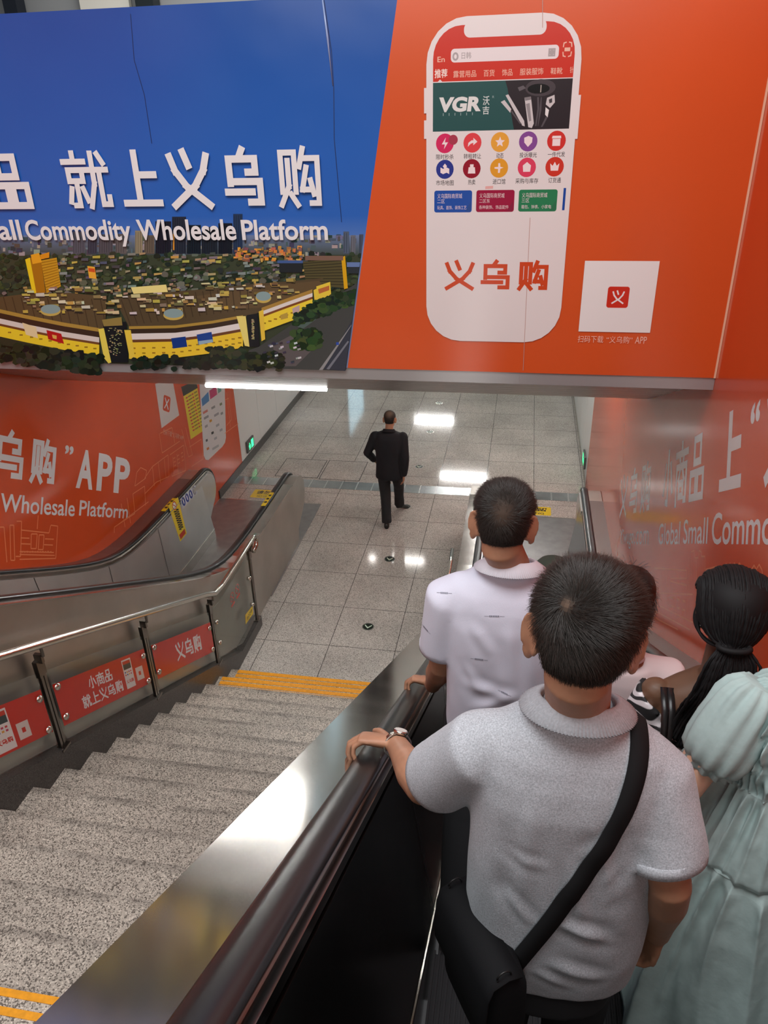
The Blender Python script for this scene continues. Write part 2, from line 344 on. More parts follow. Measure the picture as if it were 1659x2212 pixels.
# low ceiling and the sloping slatted soffit behind the billboard
mb = MB(); mb.box(XL - .14, XR + .14, YC, 26.8, ZC, ZC + .12); tag(mb.build('ceiling', CEIL), kind='structure')
mb = MB(); ang = math.atan2(ZB - ZC, YC - YB); L = math.hypot(ZB - ZC, YC - YB); dv = np.array([0, math.cos(ang), -math.sin(ang)]); nv = np.array([0, math.sin(ang), math.cos(ang)])
p0 = np.array([0, YB + .02, ZB - .05]); nsl = 9
for i in range(nsl):
    a = L * i / nsl; b = L * (i + 1) / nsl - .018
    c = p0 + dv * (a + b) / 2; c[0] = (XL + XR) / 2
    mb.obox(c + nv * .03, ((XR - XL) / 2 + .0, 0, 0), dv * (b - a) / 2, nv * .012)
mb.obox(p0 + dv * L / 2 + nv * .10 + np.array([(XL + XR) / 2, 0, 0]), ((XR - XL) / 2, 0, 0), dv * L / 2, nv * .02)
tag(mb.build('ceiling_soffit', SLAT), kind='structure').name = 'ceiling'
mb = MB(); mb.box(XL, XR, YB - .012, YB + .06, ZB - .075, ZB)
for x in (-3.6, -2.4, -1.2, 0.0): mb.box(x - .002, x + .002, YB - .0125, YB, ZB - .075, ZB)
tag(mb.build('trim_2', SLAT, bevel=.004), kind='structure')
mb = MB(); mb.box(XL, XR, YB + .04, YB + .30, ZB, 5.70); tag(mb.build('wall_front', GREY_PANEL), kind='structure')
# upper hall seen over the top of the billboard
mb = MB(); mb.box(-14, 8, 16, 16.2, 4.5, 11); tag(mb.build('wall_back', GREY_PANEL), kind='structure')
mb = MB(); mb.box(-14, 8, 4.8, 16, 5.35, 5.45); tag(mb.build('floor_upper', WHITE_PANEL), kind='structure').name = 'floor'
def back(x0, x1, z0, z1, c, nm, lab, cat, d=.3):
    t = thing(nm, lab, cat); A_0, A_1 = at_y(x0, 10, 15.9), at_y(x1, 10, 15.9); m = MB(); m.box(A_0[0], A_1[0], 15.9 - d, 15.9, z0, z1); m.build('shaft', mat(nm + '_paint', lin(c), .5), t)
back(26, 54, 5.45, 10, (26, 32, 44), 'column', 'dark column of the upper hall at the far left above the billboard', 'column')
back(308, 346, 5.45, 10, (24, 34, 40), 'column', 'dark column of the upper hall right of the pale panel above the billboard', 'column')
back(178, 284, 5.45, 9, (226, 222, 212), 'wall_panel', 'pale panel of the upper hall between two dark columns above the billboard', 'panel', .1)
# ------------------------------------------------------------------ lights of the underpass
k = 0
def tube_lamp(x0, x1, y, label, grp=None):
    t = thing('tube_light', label, 'ceiling light', grp, ((x0 + x1) / 2, y, ZC))
    m = MB(); m.box(-(x1 - x0) / 2, (x1 - x0) / 2, -.05, .05, -.03, 0); m.build('housing', WHITE_PANEL, t)
    m = MB(); m.tube([(-(x1 - x0) / 2 + .01, 0, -.052), ((x1 - x0) / 2 - .01, 0, -.052)], .038, 12); m.build('tube', TUBE, t, True)
    return t
tube_lamp(-2.95, -1.75, 6.66, 'bright tube light under the ceiling edge just below the billboard')
for (x0, x1, y) in ((-1.83, -.66, 17.55), (-3.0, -1.84, 21.35)):
    tube_lamp(x0, x1, y, 'unseen tube light added under the low ceiling to brighten the passage', 'tube lights deep in the passage')
for (x0, x1, y) in ((-.6, .6, 12.0), (-.2, 1.0, 9.0)):  # invented lamps that brighten the floor, their reflections hidden behind the passengers
    tube_lamp(x0, x1, y, 'unseen tube light added under the low ceiling to brighten the passage', 'tube lights deep in the passage')
t = thing('square_light', 'small square ceiling light mirrored in the floor near the dark arrow sticker', 'ceiling light', None, (-2.09, 13.45, ZC))
m = MB(); m.box(-.36, .36, -.06, .06, -.05, 0); m.build('housing', LAMP, t)
t = thing('round_downlight', 'small round ceiling downlight mirrored as a dot in the floor', 'ceiling light', None, (-2.8, 13.44, ZC))
m = MB(); m.tube([(0, 0, -.03), (0, 0, 0)], .07, 16); m.build('lens', LAMP, t)
# advertising light box far down the passage, mirrored as the pale blue patch on the floor
t = thing('advert_lightbox', 'pale blue lit advertising box far down the left white wall', 'light box', None, (XL + .006, 19.5, 0))
m = MB(); m.box(.0, .10, -1.0, 1.0, .7, 2.5); m.build('case', STEEL, t)
m = MB(); m.box(.10, .104, -.94, .94, .76, 2.44); m.build('lit_panel', emit('lightbox_glow', (.55, .85, 1), 2.2), t)
# ================================================================== escalators
def ztop(y, c):
    a = c - T30 * y; b = .93; return .5 * (a + b + math.sqrt((a - b) ** 2 + .09))
NY, NR = 9.0, .32     # newel centre and radius
def ys_run(y0, y1): return [y for y in np.concatenate([np.arange(y0, 5.4, 1.3), np.arange(5.4, 7.4, .2), np.arange(7.4, y1, .5)]) if y < y1 - .05] + [y1]
def newel_arc(a0, a1, r, c, n=12):
    zc = ztop(NY, c) - NR; return [(NY + r * math.cos(t), zc + r * math.sin(t)) for t in np.linspace(math.radians(a0), math.radians(a1), n)]
YTOP = -2.4
def handrail(name, x, c, parent):
    path = [(y, ztop(y, c)) for y in ys_run(YTOP, NY - .02)] + newel_arc(88, -75, NR, c, 16)
    sec = [(-.030, -.030), (-.039, -.018), (-.039, -.008), (-.030, .0), (-.012, .004), (.012, .004), (.030, 0), (.039, -.008), (.039, -.018), (.030, -.030)]
    rings = []
    for i, (y, z) in enumerate(path):
        a = path[max(0, i - 1)]; b = path[min(len(path) - 1, i + 1)]; t = np.array([b[0] - a[0], b[1] - a[1]]); t /= np.linalg.norm(t); n = (-t[1], t[0])
        rings.append([(x + u, y + n[0] * w, z + n[1] * w) for u, w in sec])
    m = MB(); m.loft(rings); return m.build(name, RUBBER, parent, True)
def escalator(label, xl, xr, ol, orr, c, cs, wall_side):
    """xl, xr handrail centres; ol, orr outer edges; c, cs heights at y = 0 of the handrail and of the step noses"""
    t = thing('escalator', label, 'escalator', None, ((xl + xr) / 2, 6.5, 0)); t.location = (0, 0, 0)
    handrail('handrail', xl, c, t); handrail('handrail', xr, c, t)
    for hr, out, s in ((xl, ol, 1), (xr, orr, -1)):      # s points to the inside
        # body between the outer cladding and the inner panel
        top = [(y, ztop(y, c) - .034) for y in ys_run(YTOP, NY)] + newel_arc(84, -58, NR - .034, c, 12)
        bot = [(8.86, .20), (8.84, 0.0), (5.8, 0.0)] + [(y, max(0.0, ztop(y, c) - 1.32)) for y in (5.4, 4.6, 3.6, 2, 0, YTOP)]
        xo = hr - s * .135 if False else out; x_in = hr + s * .030
        m = MB(); m.prism_x(top + bot, min(xo, x_in), max(xo, x_in))
        m.build('outer_cladding', CLAD, t)
        # flat deck strip beside the handrail, a little proud of the cladding
        m = MB(); P = [(y, ztop(y, c) - .034) for y in ys_run(YTOP, 8.75)]
        a, b = sorted((out - s * .006, hr - s * .044))
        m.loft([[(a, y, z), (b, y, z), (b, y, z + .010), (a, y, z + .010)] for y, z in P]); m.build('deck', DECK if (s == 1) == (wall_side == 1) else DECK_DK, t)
        # rim that carries the handrail on the newel and along the run
        P = [(y, ztop(y, c) - .05) for y in ys_run(YTOP, NY - .02)] + newel_arc(88, -60, NR - .05, c, 14)
        a, b = sorted((hr + s * .020, hr + s * .052)); rings = []
        for i, (y, z) in enumerate(P):
            q = P[max(0, i - 1)]; w = P[min(len(P) - 1, i + 1)]; tt = np.array([w[0] - q[0], w[1] - q[1]]); tt /= np.linalg.norm(tt); n = (-tt[1], tt[0])
            rings.append([(a, y - n[0] * .02, z - n[1] * .02), (b, y - n[0] * .02, z - n[1] * .02), (b, y + n[0] * .006, z + n[1] * .006), (a, y + n[0] * .006, z + n[1] * .006)])
        m = MB(); m.loft(rings); m.build('handrail_guide', DECK, t)
        # inner balustrade panels, leaning in towards the steps
        yy = ys_run(YTOP, 8.8); m = MB()
        def row(y): return [(hr + s * .055, y, ztop(y, c) - .085), (hr + s * .150, y, ztop(y, c) - .80), (hr + s * .04, y, ztop(y, c) - .80), (hr + s * .03, y, ztop(y, c) - .085)]
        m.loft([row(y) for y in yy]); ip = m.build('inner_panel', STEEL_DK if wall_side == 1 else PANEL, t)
        for y in np.arange(.55, 8.6, 1.15):
            r0, r1 = row(y), row(y - .10 if y > 6 else y); e = s * .0025
            g = MB(); p, q = np.array(r0[0]), np.array(r1[1]); w = np.array([0, .004, 0]); o_ = np.array([e, 0, 0])
            g.face([p - w + o_, p + w + o_, q + w + o_, q - w + o_]); g.build('panel_joint', BLACK, ip)
        # newel head panel
        zc = ztop(NY, c) - NR
        arc = newel_arc(90, -52, NR - .07, c, 14); P = [(8.55, zc + NR - .07)] + arc + [(8.9, .22), (8.86, .02), (8.55, .02)]
        m = MB(); xa, xb = sorted((hr + s * .034, hr + s * .062)); m.prism_x(P, xa, xb); m.build('newel_panel', PANEL, t)
        # skirt and its bright trim
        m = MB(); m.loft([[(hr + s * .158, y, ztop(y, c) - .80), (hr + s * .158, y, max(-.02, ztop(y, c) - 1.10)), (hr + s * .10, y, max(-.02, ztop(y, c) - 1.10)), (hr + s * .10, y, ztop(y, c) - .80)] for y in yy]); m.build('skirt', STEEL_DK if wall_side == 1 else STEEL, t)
        m = MB(); m.tube([(hr + s * .153, y, ztop(y, c) - .80) for y in yy], .005, 6); m.build('skirt_trim', POLISHED, t)
    # steps
    xa, xb = xl + .168, xr - .168
    m = MB(); n = 56; w = (xb - xa) / n
    m.box(xa, xb, -.40, -.006, -.05, -.012)
    for i in range(n): m.box(xa + i * w, xa + (i + .45) * w, -.40, 0, -.012, 0)
    for i in range(n): m.box(xa + i * w, xa + (i + .45) * w, -.010, 0, -.236, -.006)
    m.box(xa, xb, -.03, -.009, -.236, -.02)
    sm = m.mesh('step', [STEP])
    ye = (cs) / T30; k = 0
    for y in np.arange(1.15 - 1.6, 7.5, .4):
        a = cs - T30 * y; z = .5 * (a + math.sqrt(a * a + .004)); z = max(z, 0.0)
        o = bpy.data.objects.new('step', sm); link(o, t); o.location = (0, y, z - .001)
        tag(o)
    m = MB(); m.box(xa, xb, 7.30, 7.50, -.03, .006)
    for i in range(n): m.box(xa + (i + .5) * w, xa + (i + .95) * w, 7.24, 7.30, -.01, .004)
    m.build('comb_plate', mat('comb_yellow', lin((196, 168, 40)), .4) if wall_side == -1 else PLATE, t)
    lo, hi = (ol - .03, XR - .02) if wall_side == 1 else (XL + .02, orr + .02)
    m = MB(); m.box(lo, hi, 7.50, 9.98, -.01, .007); fp = m.build('floor_plate', PLATE, t)
    m = MB(); m.box(lo - .004, hi + .004, 9.97, 9.985, -.01, .009); m.build('plate_edge', POLISHED, fp)
    return t
esc_r = escalator('escalator beside the right orange wall, carrying the passengers down', -.336, .895, -.528, XR - .004, 4.605, 3.75, 1)
esc_l = escalator('empty escalator along the left orange wall beyond the stair railing', -3.03, -4.215, 0, 0, 4.70, 3.84, -1) if False else None
def esc_left(): return escalator('empty escalator along the left orange wall beyond the stair railing', -4.215, -3.03, XL + .004, -2.86, 4.69, 3.835, -1)
esc_l = esc_left()
# stickers on the left escalator
XN = -4.215 + .0635
def px_x(lst, x): return [tuple(at_x(px, py, x)) for px, py in lst]
def sticker(name, P, n, c, parent, m=None, th=.0012):
    mb = MB(); mb.prism(P, np.array(n) * th, 0, c); return mb.build(name, m or PRINT, parent)
YEL = lin((238, 208, 44)); DKT = lin((60, 50, 20))
HRX = -4.215; PN = unit3 = np.array([.715, 0, .095]) / math.hypot(.715, .095); PV = np.array([-.095, 0, .715]) / math.hypot(.715, .095); PO = np.array([HRX + .057, 0, .845])
def at_panel(px, py): v = ray(px, py); k = ((PO - EYE) @ PN) / (v @ PN); return EYE + k * v
def panel_print(): return Print(PO + PN * .002, (0, 1, 0), PV, PN)
pr = panel_print()
Q = [pr.uv(at_panel(*p)) for p in ((363, 1092), (384, 1074), (403, 1152), (389, 1170))]
pr.poly(Q, YEL)
q = lambda a, b: tuple((1 - b) * ((1 - a) * np.array(Q[0]) + a * np.array(Q[1])) + b * ((1 - a) * np.array(Q[3]) + a * np.array(Q[2])))
c_ = q(.5, .12); pr.disc(*c_, .055, lin((190, 30, 25))); pr.disc(*c_, .042, lin((245, 240, 220))); pr.line([(c_[0] - .03, c_[1] + .03), (c_[0] + .03, c_[1] - .03)], .012, lin((190, 30, 25)))
for a in (.34, .58):
    for k in range(9): p0, p1 = q(a, .25 + .06 * k), q(a + .16, .25 + .06 * k + .03); pr.line([p0, p1], .022, DKT)
pr.poly([q(.12, .84), q(.88, .84), q(.88, .97), q(.12, .97)], lin((196, 60, 25)))
pr.build('warning_sticker', PRINT, esc_l)
pr = panel_print()
Q = [pr.uv(at_panel(*p)) for p in ((389, 1078), (421, 1047), (426, 1064), (394, 1098))]
pr.poly(Q, lin((214, 220, 232)))
for k in range(4):
    c_ = q(.14 + .24 * k, .5); pr.disc(*c_, .047, lin((28, 52, 140)) if k < 3 else lin((150, 150, 156)), ry=.06); pr.rect(c_[0] - .012, c_[1] - .03, c_[0] + .012, c_[1] + .03, lin((235, 238, 245)))
pr.build('safety_icons', PRINT, esc_l)
def deck_note(x, y0, y1, w, parent, c):
    z0, z1 = ztop(y0, c) + .0075, ztop(y1, c) + .0075
    n = MB(); n.box(x - w, x + w, y0, y1, z0 - .006, z0 + .001, 0, YEL)
    for k in range(3): n.box(x - w * .6, x + w * .6, y0 + (y1 - y0) * (.2 + .25 * k), y0 + (y1 - y0) * (.32 + .25 * k), z0, z0 + .0016, 0, DKT)
    n.build('caution_sticker', PRINT, parent)
deck_note(-3.03, 8.05, 8.42, .028, esc_l, 4.69); deck_note(-4.215, 7.75, 8.1, .028, esc_l, 4.69)
# ================================================================== stair railing with glass infill
rl = thing('railing', 'steel and glass stair railing with red advertising bands, left of the stairs', 'railing')
XP = -2.80
def rail_z(y): return max(1.185, nose(y) + .99 + 0.0)
m = MB()
P = [(-2.752, y, rail_z(y)) for y in (-1.2, .6, 2.4, 4.2, 5.55)] + [(-2.752, 5.75, 1.215), (-2.752, 5.95, 1.187), (-2.752, 6.4, 1.185), (-2.752, 6.88, 1.185), (-2.752, 6.97, 1.165), (-2.752, 7.0, 1.11), (-2.752, 6.96, 1.05), (-2.752, 6.86, 1.03)]
m.tube(P, .027, 14); m.build('handrail', POLISHED, rl, True)
PY = (.9, 2.10, 3.30, 4.50, 5.70, 6.84)
for y in PY:
    zb, zt = curb_top(y), rail_z(y); m = MB()
    m.box(XP - .012, XP + .012, y - .026, y - .004, zb - .01, zt - .16); m.box(XP - .012, XP + .012, y + .004, y + .026, zb - .01, zt - .16)
    po = m.build('post', POST, rl, bevel=.002)
    m = MB(); m.box(XP - .016, XP + .016, y - .035, y + .035, zt - .24, zt - .12); m.box(XP - .01, XP + .04, y - .012, y + .012, zt - .14, zt - .075); m.tube([(-2.752, y, zt - .09), (-2.752, y, zt - .02)], .010, 8); m.build('bracket', POST, po)
    m = MB(); m.box(XP - .03, XP + .03, y - .045, y + .045, zb - .004, zb + .012); m.build('base_flange', POST, po)
RED1 = lin((206, 44, 26)); RED2 = lin((222, 62, 28))
def lerp(a, b, t): return a + (b - a) * t
for i in range(5):
    y0, y1 = PY[i] + .055, PY[i + 1] - .055; last = i == 4; m = MB()
    if last: P = [(y0, rail_z(y0) - .20), (y0 + .2, 1.0), (6.62, 1.02), (y1, 1.02), (y1, .19), (6.35, .17), (y0, curb_top(y0) + .05)]
    else: P = [(y0, rail_z(y0) - .22), (y1, rail_z(y1) - .22), (y1, curb_top(y1) + .05), (y0, curb_top(y0) + .05)]
    m.prism_x(P, XP - .006, XP + .006); gp = m.build('glass_panel', GLASS, rl)
    for y, s in ((y0, 1), (y1, -1)):
        for f in (.28, .72):
            zz = lerp(curb_top(y) + .05, rail_z(y) - .22, f); m = MB(); m.tube([(XP - .02, y + s * .035, zz), (XP + .022, y + s * .035, zz)], .022, 12); m.build('clamp', POLISHED, gp, True)
    if not last:
        pr = Print((XP + .007, y0, 0), (0, 1, 0), (0, 0, 1), (1, 0, 0)); W = y1 - y0; sl = -.51
        b0, b1 = nose(y0) + .31, nose(y0) + .655
        pr.poly([(0, b0), (W, b0 + sl * W), (W, b1 + sl * W), (0, b1)], RED1)
        # sheared lettering that follows the slope
        class S:      # shear helper: u along the slope, v upright
            pass
        def sh(u, v): return (u, b0 + v + sl * u)
        def glyph_row(txt, u0, v0, cw, ch, pitch, c, wt=.13):
            for k, t in enumerate(txt):
                for pl in GLY[t]:
                    pr.line([sh(u0 + k * pitch + p[0] * cw, v0 + p[1] * ch) for p in pl], wt * cw, c)
        def phone(u0, v0, w, h):
            pr.poly([sh(u0, v0), sh(u0 + w, v0), sh(u0 + w, v0 + h), sh(u0, v0 + h)], lin((236, 230, 226)))
            pr.poly([sh(u0 + .01, v0 + h * .84), sh(u0 + w - .01, v0 + h * .84), sh(u0 + w - .01, v0 + h * .95), sh(u0 + .01, v0 + h * .95)], lin((200, 60, 40)))
            pr.poly([sh(u0 + .01, v0 + h * .66), sh(u0 + w - .01, v0 + h * .66), sh(u0 + w - .01, v0 + h * .84), sh(u0 + .01, v0 + h * .84)], lin((52, 70, 70)))
            for a in range(4):
                for b in range(2): pr.poly([sh(u0 + w * (.12 + .2 * a), v0 + h * (.45 + .09 * b)), sh(u0 + w * (.24 + .2 * a), v0 + h * (.45 + .09 * b)), sh(u0 + w * (.24 + .2 * a), v0 + h * (.50 + .09 * b)), sh(u0 + w * (.12 + .2 * a), v0 + h * (.50 + .09 * b))], [lin((200, 60, 60)), lin((60, 80, 150)), lin((220, 160, 60)), lin((190, 60, 90))][(a + b) % 4])
            glyph_row('义乌购', u0 + w * .12, v0 + h * .18, w * .24, h * .12, w * .27, RED1, .14)
            pr.poly([sh(u0 + w + .035, v0 + .03), sh(u0 + w + .135, v0 + .03), sh(u0 + w + .135, v0 + .155), sh(u0 + w + .035, v0 + .155)], lin((226, 214, 206)))
            pr.poly([sh(u0 + w + .07, v0 + .075), sh(u0 + w + .10, v0 + .075), sh(u0 + w + .10, v0 + .112), sh(u0 + w + .07, v0 + .112)], RED1)
        if i == 3: glyph_row('义乌购', .37, .09, .14, .17, .165, WHT, .14)
        if i == 2: glyph_row('小商品', .34, .19, .085, .10, .095, WHT); glyph_row('就上义乌购', .235, .055, .085, .10, .098, WHT); phone(.76, .045, .12, .27)
        if i == 1: phone(.62, .02, .16, .30)
        if i == 0: glyph_row('小商品', .34, .19, .085, .10, .095, WHT); glyph_row('就上义乌购', .235, .055, .085, .10, .098, WHT)
        pr.build('advert_band', PRINT, gp)
    else:
        pr = Print((XP + .007, 0, 0), (0, 1, 0), (0, 0, 1), (1, 0, 0)); RD = lin((190, 50, 36))
        for (px, py) in ((500, 1290), (511, 1272)):
            u, v = pr.uv(at_x(px, py, XP)); a = [(u + .05 * math.cos(t), v + .05 * math.sin(t)) for t in np.linspace(0, 2 * PI, 17)]
            pr.line(a, .010, RD); pr.line([(u - .03, v + .03), (u + .03, v - .03)], .010, RD); pr.rect(u - .05, v - .10, u + .05, v - .072, RD)
        u, v = pr.uv(at_x(537, 1331, XP)); pr.poly([(u - .13, v - .02), (u + .12, v - .05), (u + .14, v + .05), (u - .10, v + .09)], YEL)
        pr.text('当心夹手', u - .07, v - .01, u + .10, v + .04, DKT, .02)
        pr.build('caution_sticker', PRINT, gp)
# short end of the handrail on the far side of the stairs
r2 = thing('stair_handrail', 'short steel handrail end beside the white polo shirt, fixed to the escalator cladding', 'handrail')
m = MB(); m.tube([(-.605, y, nose(y) + .86) for y in (3.2, 4.4, 5.6)] + [(-.605, 5.95, 1.0), (-.605, 6.3, .97), (-.61, 7.0, .97), (-.615, 7.28, .97)], .021, 12); m.build('rail', POLISHED, r2, True)
for y in (4.0, 6.9):
    m = MB(); z = max(.97, nose(y) + .86); m.tube([(-.607, y, z), (-.60, y, z - .075), (-.53, y, z - .08)], .011, 8); m.build('bracket', POST, r2, True)
# ================================================================== things set in the floor
mb = MB(); xs = np.linspace(XL + .02, XR - .02, 23); pal = [(.34, .36, .37), (.42, .44, .45), (.30, .32, .33), (.5, .51, .5)]
dg = thing('floor_strip', 'strip of steel cover plates running across the floor behind the escalator landings', 'drain cover')
m = MB()
for i in range(22): m.box(xs[i] + .012, xs[i + 1] - .012, 10.53, 10.80, -.01, .004)
m.build('cover_plates', mat('cover_steel', (.46, .48, .49), .22, .85, noise_s=2.2, noise_a=.3), dg)
m = MB()
for i in range(23): m.box(xs[i] - .010, xs[i] + .010, 10.52, 10.81, -.01, .006)
m.build('frame', mat('cover_frame', (.75, .76, .76), .25, .8), dg)
for k, C4 in enumerate((((619, 990), (705, 994), (688, 1034), (594, 1027)), ((708, 994), (796, 998), (775, 1040), (692, 1034)))):
    P = [at_z(*p, .002) for p in C4]; x0 = (P[0][0] + P[3][0]) / 2; x1 = (P[1][0] + P[2][0]) / 2; y0 = (P[2][1] + P[3][1]) / 2; y1 = (P[0][1] + P[1][1]) / 2
    t = thing('access_cover', ('left' if k == 0 else 'right') + ' one of two stone access covers in the floor beyond the left escalator', 'floor hatch', None, ((x0 + x1) / 2, (y0 + y1) / 2, 0))
    m = MB(); hw, hh = (x1 - x0) / 2, (y1 - y0) / 2
    for (a, b, c, d) in ((-hw, hw, -hh, -hh + .012), (-hw, hw, hh - .012, hh), (-hw, -hw + .012, -hh, hh), (hw - .012, hw, -hh, hh)): m.box(a, b, c, d, -.01, .002)
    m.build('frame', mat('cover_joint', (.035, .032, .03), .5), t)
    m = MB(); m.box(-hw + .012, hw - .012, -hh + .012, hh - .012, -.01, .0012); m.build('stone_inset', granite('cover_granite', (.25, .225, .20), (.54, .50, .455), (.76, .72, .66), .12), t)
ARW = mat('arrow_disc', (.012, .02, .014), .25); CHV = mat('arrow_chevron', lin((190, 206, 186)), .4); RING = mat('arrow_ring', (.55, .56, .54), .25, .9)
txt = ('nearest', 'second', 'third', 'fourth', 'fifth', 'farthest')
for k, y in enumerate((7.05, 8.555, 10.07, 11.51, 13.05, 14.59)):
    t = thing('floor_arrow', f'{txt[k]} round dark arrow marker in the row set along the stone floor', 'floor marker', 'arrow markers along the floor', (-1.551, y, 0))
    m = MB(); m.tube([(0, 0, -.004), (0, 0, .0025)], .062, 28); m.build('disc', ARW, t)
    m = MB(); n = 28; A = np.linspace(0, 2 * PI, n + 1)
    for a, b in zip(A[:-1], A[1:]):
        m.add([(r * math.cos(q_), r * math.sin(q_), .0034) for q_ in (a, b) for r in (.060, .070)], [(0, 1, 3, 2)])
    m.build('ring', RING, t)
    m = MB()
    for s in (-1, 1): m.prism([(0, -.036, .0026), (s * .040, .014, .0026), (s * .040, .036, .0026), (0, -.010, .0026)], (0, 0, .0012))
    m.build('chevron', CHV, t)
for (x0, x1, y0, y1, lab) in ((-4.0, -3.45, 10.08, 10.36, 'yellow floor sticker before the left escalator landing'), (-.20, .565, 10.04, 10.30, 'yellow floor sticker before the right escalator landing, half behind a head')):
    t = thing('floor_sticker', lab, 'floor sticker')
    pr = Print((0, 0, .0005), (1, 0, 0), (0, 1, 0), (0, 0, 1)); pr.rrect(x0, y0, x1, y1, .02, YEL)
    pr.text('请勿停留', x0 + .06, y0 + .12, x1 - .06, y1 - .03, DKT, .025); pr.text('NO STOPPING', x0 + .10, y0 + .03, x1 - .10, y0 + .085, DKT, .01)
    pr.build('film', PRINT, t)
# exit sign low on the left white wall, added right-hand copy stands in for its reflection
for x, s, lab in ((XL, 1, 'small green running-man exit sign low on the left white wall'), (XR, -1, 'added green sign low on the right white wall, standing for the mirrored exit sign')):
    t = thing('exit_sign', lab, 'exit sign', None, (x + s * .002, 11.48, .28))
    m = MB(); m.box(*sorted((0, s * .03)), -.17, .17, -.10, .10); m.build('case', mat('sign_case', (.10, .105, .10), .4), t, bevel=.004)
    m = MB(); o = s * .031
    def q2(a, b, c, d, mm=m):
        mm.box(*sorted((o, o + s * .001)), a, b, c, d)
    q2(.02, .13, -.07, .07); m.tube([(o, -.06, .035), (o + s * .001, -.06, .035)], .016, 10); q2(-.10, -.02, -.02, .015); q2(-.085, -.06, -.07, -.02); q2(-.05, -.02, -.06, -.02)
    m.build('lit_symbol', GREEN, t)
# ================================================================== the billboard
bb = thing('billboard', 'large blue and orange advertising billboard over the passage opening', 'billboard', None, (-1.2, YB, ZB))
bb.location = (0, 0, 0)
ZT_L = at_y(0, 30, YB)[2]
def bx(px, py): P = at_y(px, py, YB - .02); return (float(P[0]), float(P[2]))
edge_top = at_y(858, 0, YB - .02); edge_bot = at_y(750, 800, YB - .02)
sl = (edge_top[0] - edge_bot[0]) / (edge_top[2] - edge_bot[2])
def ex(z): return float(edge_bot[0] + sl * (z - edge_bot[2]))
ZTOP = float(at_y(0, 31, YB)[2])
# blue panel: printed evening sky, darker towards the top
m = bpy.data.materials.new('blue_sky_print'); m.use_nodes = True; nt = m.node_tree; b = nt.nodes['Principled BSDF']; b.inputs['Roughness'].default_value = .2
tc = nt.nodes.new('ShaderNodeTexCoord'); sx = nt.nodes.new('ShaderNodeSeparateXYZ'); nt.links.new(tc.outputs['Object'], sx.inputs[0])
mr = nt.nodes.new('ShaderNodeMapRange'); mr.inputs[1].default_value = 4.50; mr.inputs[2].default_value = ZTOP; nt.links.new(sx.outputs[2], mr.inputs[0])
cr = nt.nodes.new('ShaderNodeValToRGB'); e = cr.color_ramp.elements
e[0].position = 0; e[0].color = (*lin((132, 150, 192)), 1); e[1].position = 1; e[1].color = (*lin((22, 78, 158)), 1)
for p, c in ((.06, (124, 146, 194)), (.12, (82, 122, 192)), (.20, (48, 102, 188)), (.45, (42, 98, 184))): k = e.new(p); k.color = (*lin(c), 1)
nt.links.new(mr.outputs[0], cr.inputs[0])
n = nt.nodes.new('ShaderNodeTexNoise'); n.inputs['Scale'].default_value = .9; n.inputs['Detail'].default_value = 2; nt.links.new(tc.outputs['Object'], n.inputs[0])
r2 = nt.nodes.new('ShaderNodeMapRange'); r2.inputs[1].default_value = .52; r2.inputs[2].default_value = .75; r2.inputs[3].default_value = 0; r2.inputs[4].default_value = .35; nt.links.new(n.outputs[0], r2.inputs[0])
mx = nt.nodes.new('ShaderNodeMix'); mx.data_type = 'RGBA'; nt.links.new(r2.outputs[0], mx.inputs[0]); nt.links.new(cr.outputs[0], mx.inputs[6]); mx.inputs[7].default_value = (*lin((58, 104, 182)), 1)
nt.links.new(mx.outputs[2], b.inputs['Base Color'])
n3 = nt.nodes.new('ShaderNodeTexNoise'); n3.inputs['Scale'].default_value = 1.6; nt.links.new(tc.outputs['Object'], n3.inputs[0])
bp = nt.nodes.new('ShaderNodeBump'); bp.inputs['Strength'].default_value = .12; bp.inputs['Distance'].default_value = .05; nt.links.new(n3.outputs[0], bp.inputs['Height']); nt.links.new(bp.outputs[0], b.inputs['Normal'])
BLUE = m
yF = YB - .02
mb = MB(); mb.prism([(XL + .02, yF, ZB), (ex(ZB), yF, ZB), (ex(ZTOP), yF, ZTOP), (XL + .02, yF, ZTOP)], (0, .05, 0)); blue = mb.build('blue_panel', BLUE, bb)
ORB = mat('orange_billboard_film', OR, .22, 0, .5, noise_s=.8, noise_a=.05)
mb = MB(); mb.prism([(ex(ZB), yF, ZB), (XR - .012, yF, ZB), (XR - .012, yF, 6.4), (ex(6.4), yF, 6.4)], (0, .05, 0)); orange = mb.build('orange_panel', ORB, bb)
mb = MB(); mb.box(XR - .012, XR - .001, yF - .004, yF + .04, ZB, 6.4); mb.build('edge_trim', mat('trim_pale', lin((236, 190, 160)), .4), bb)
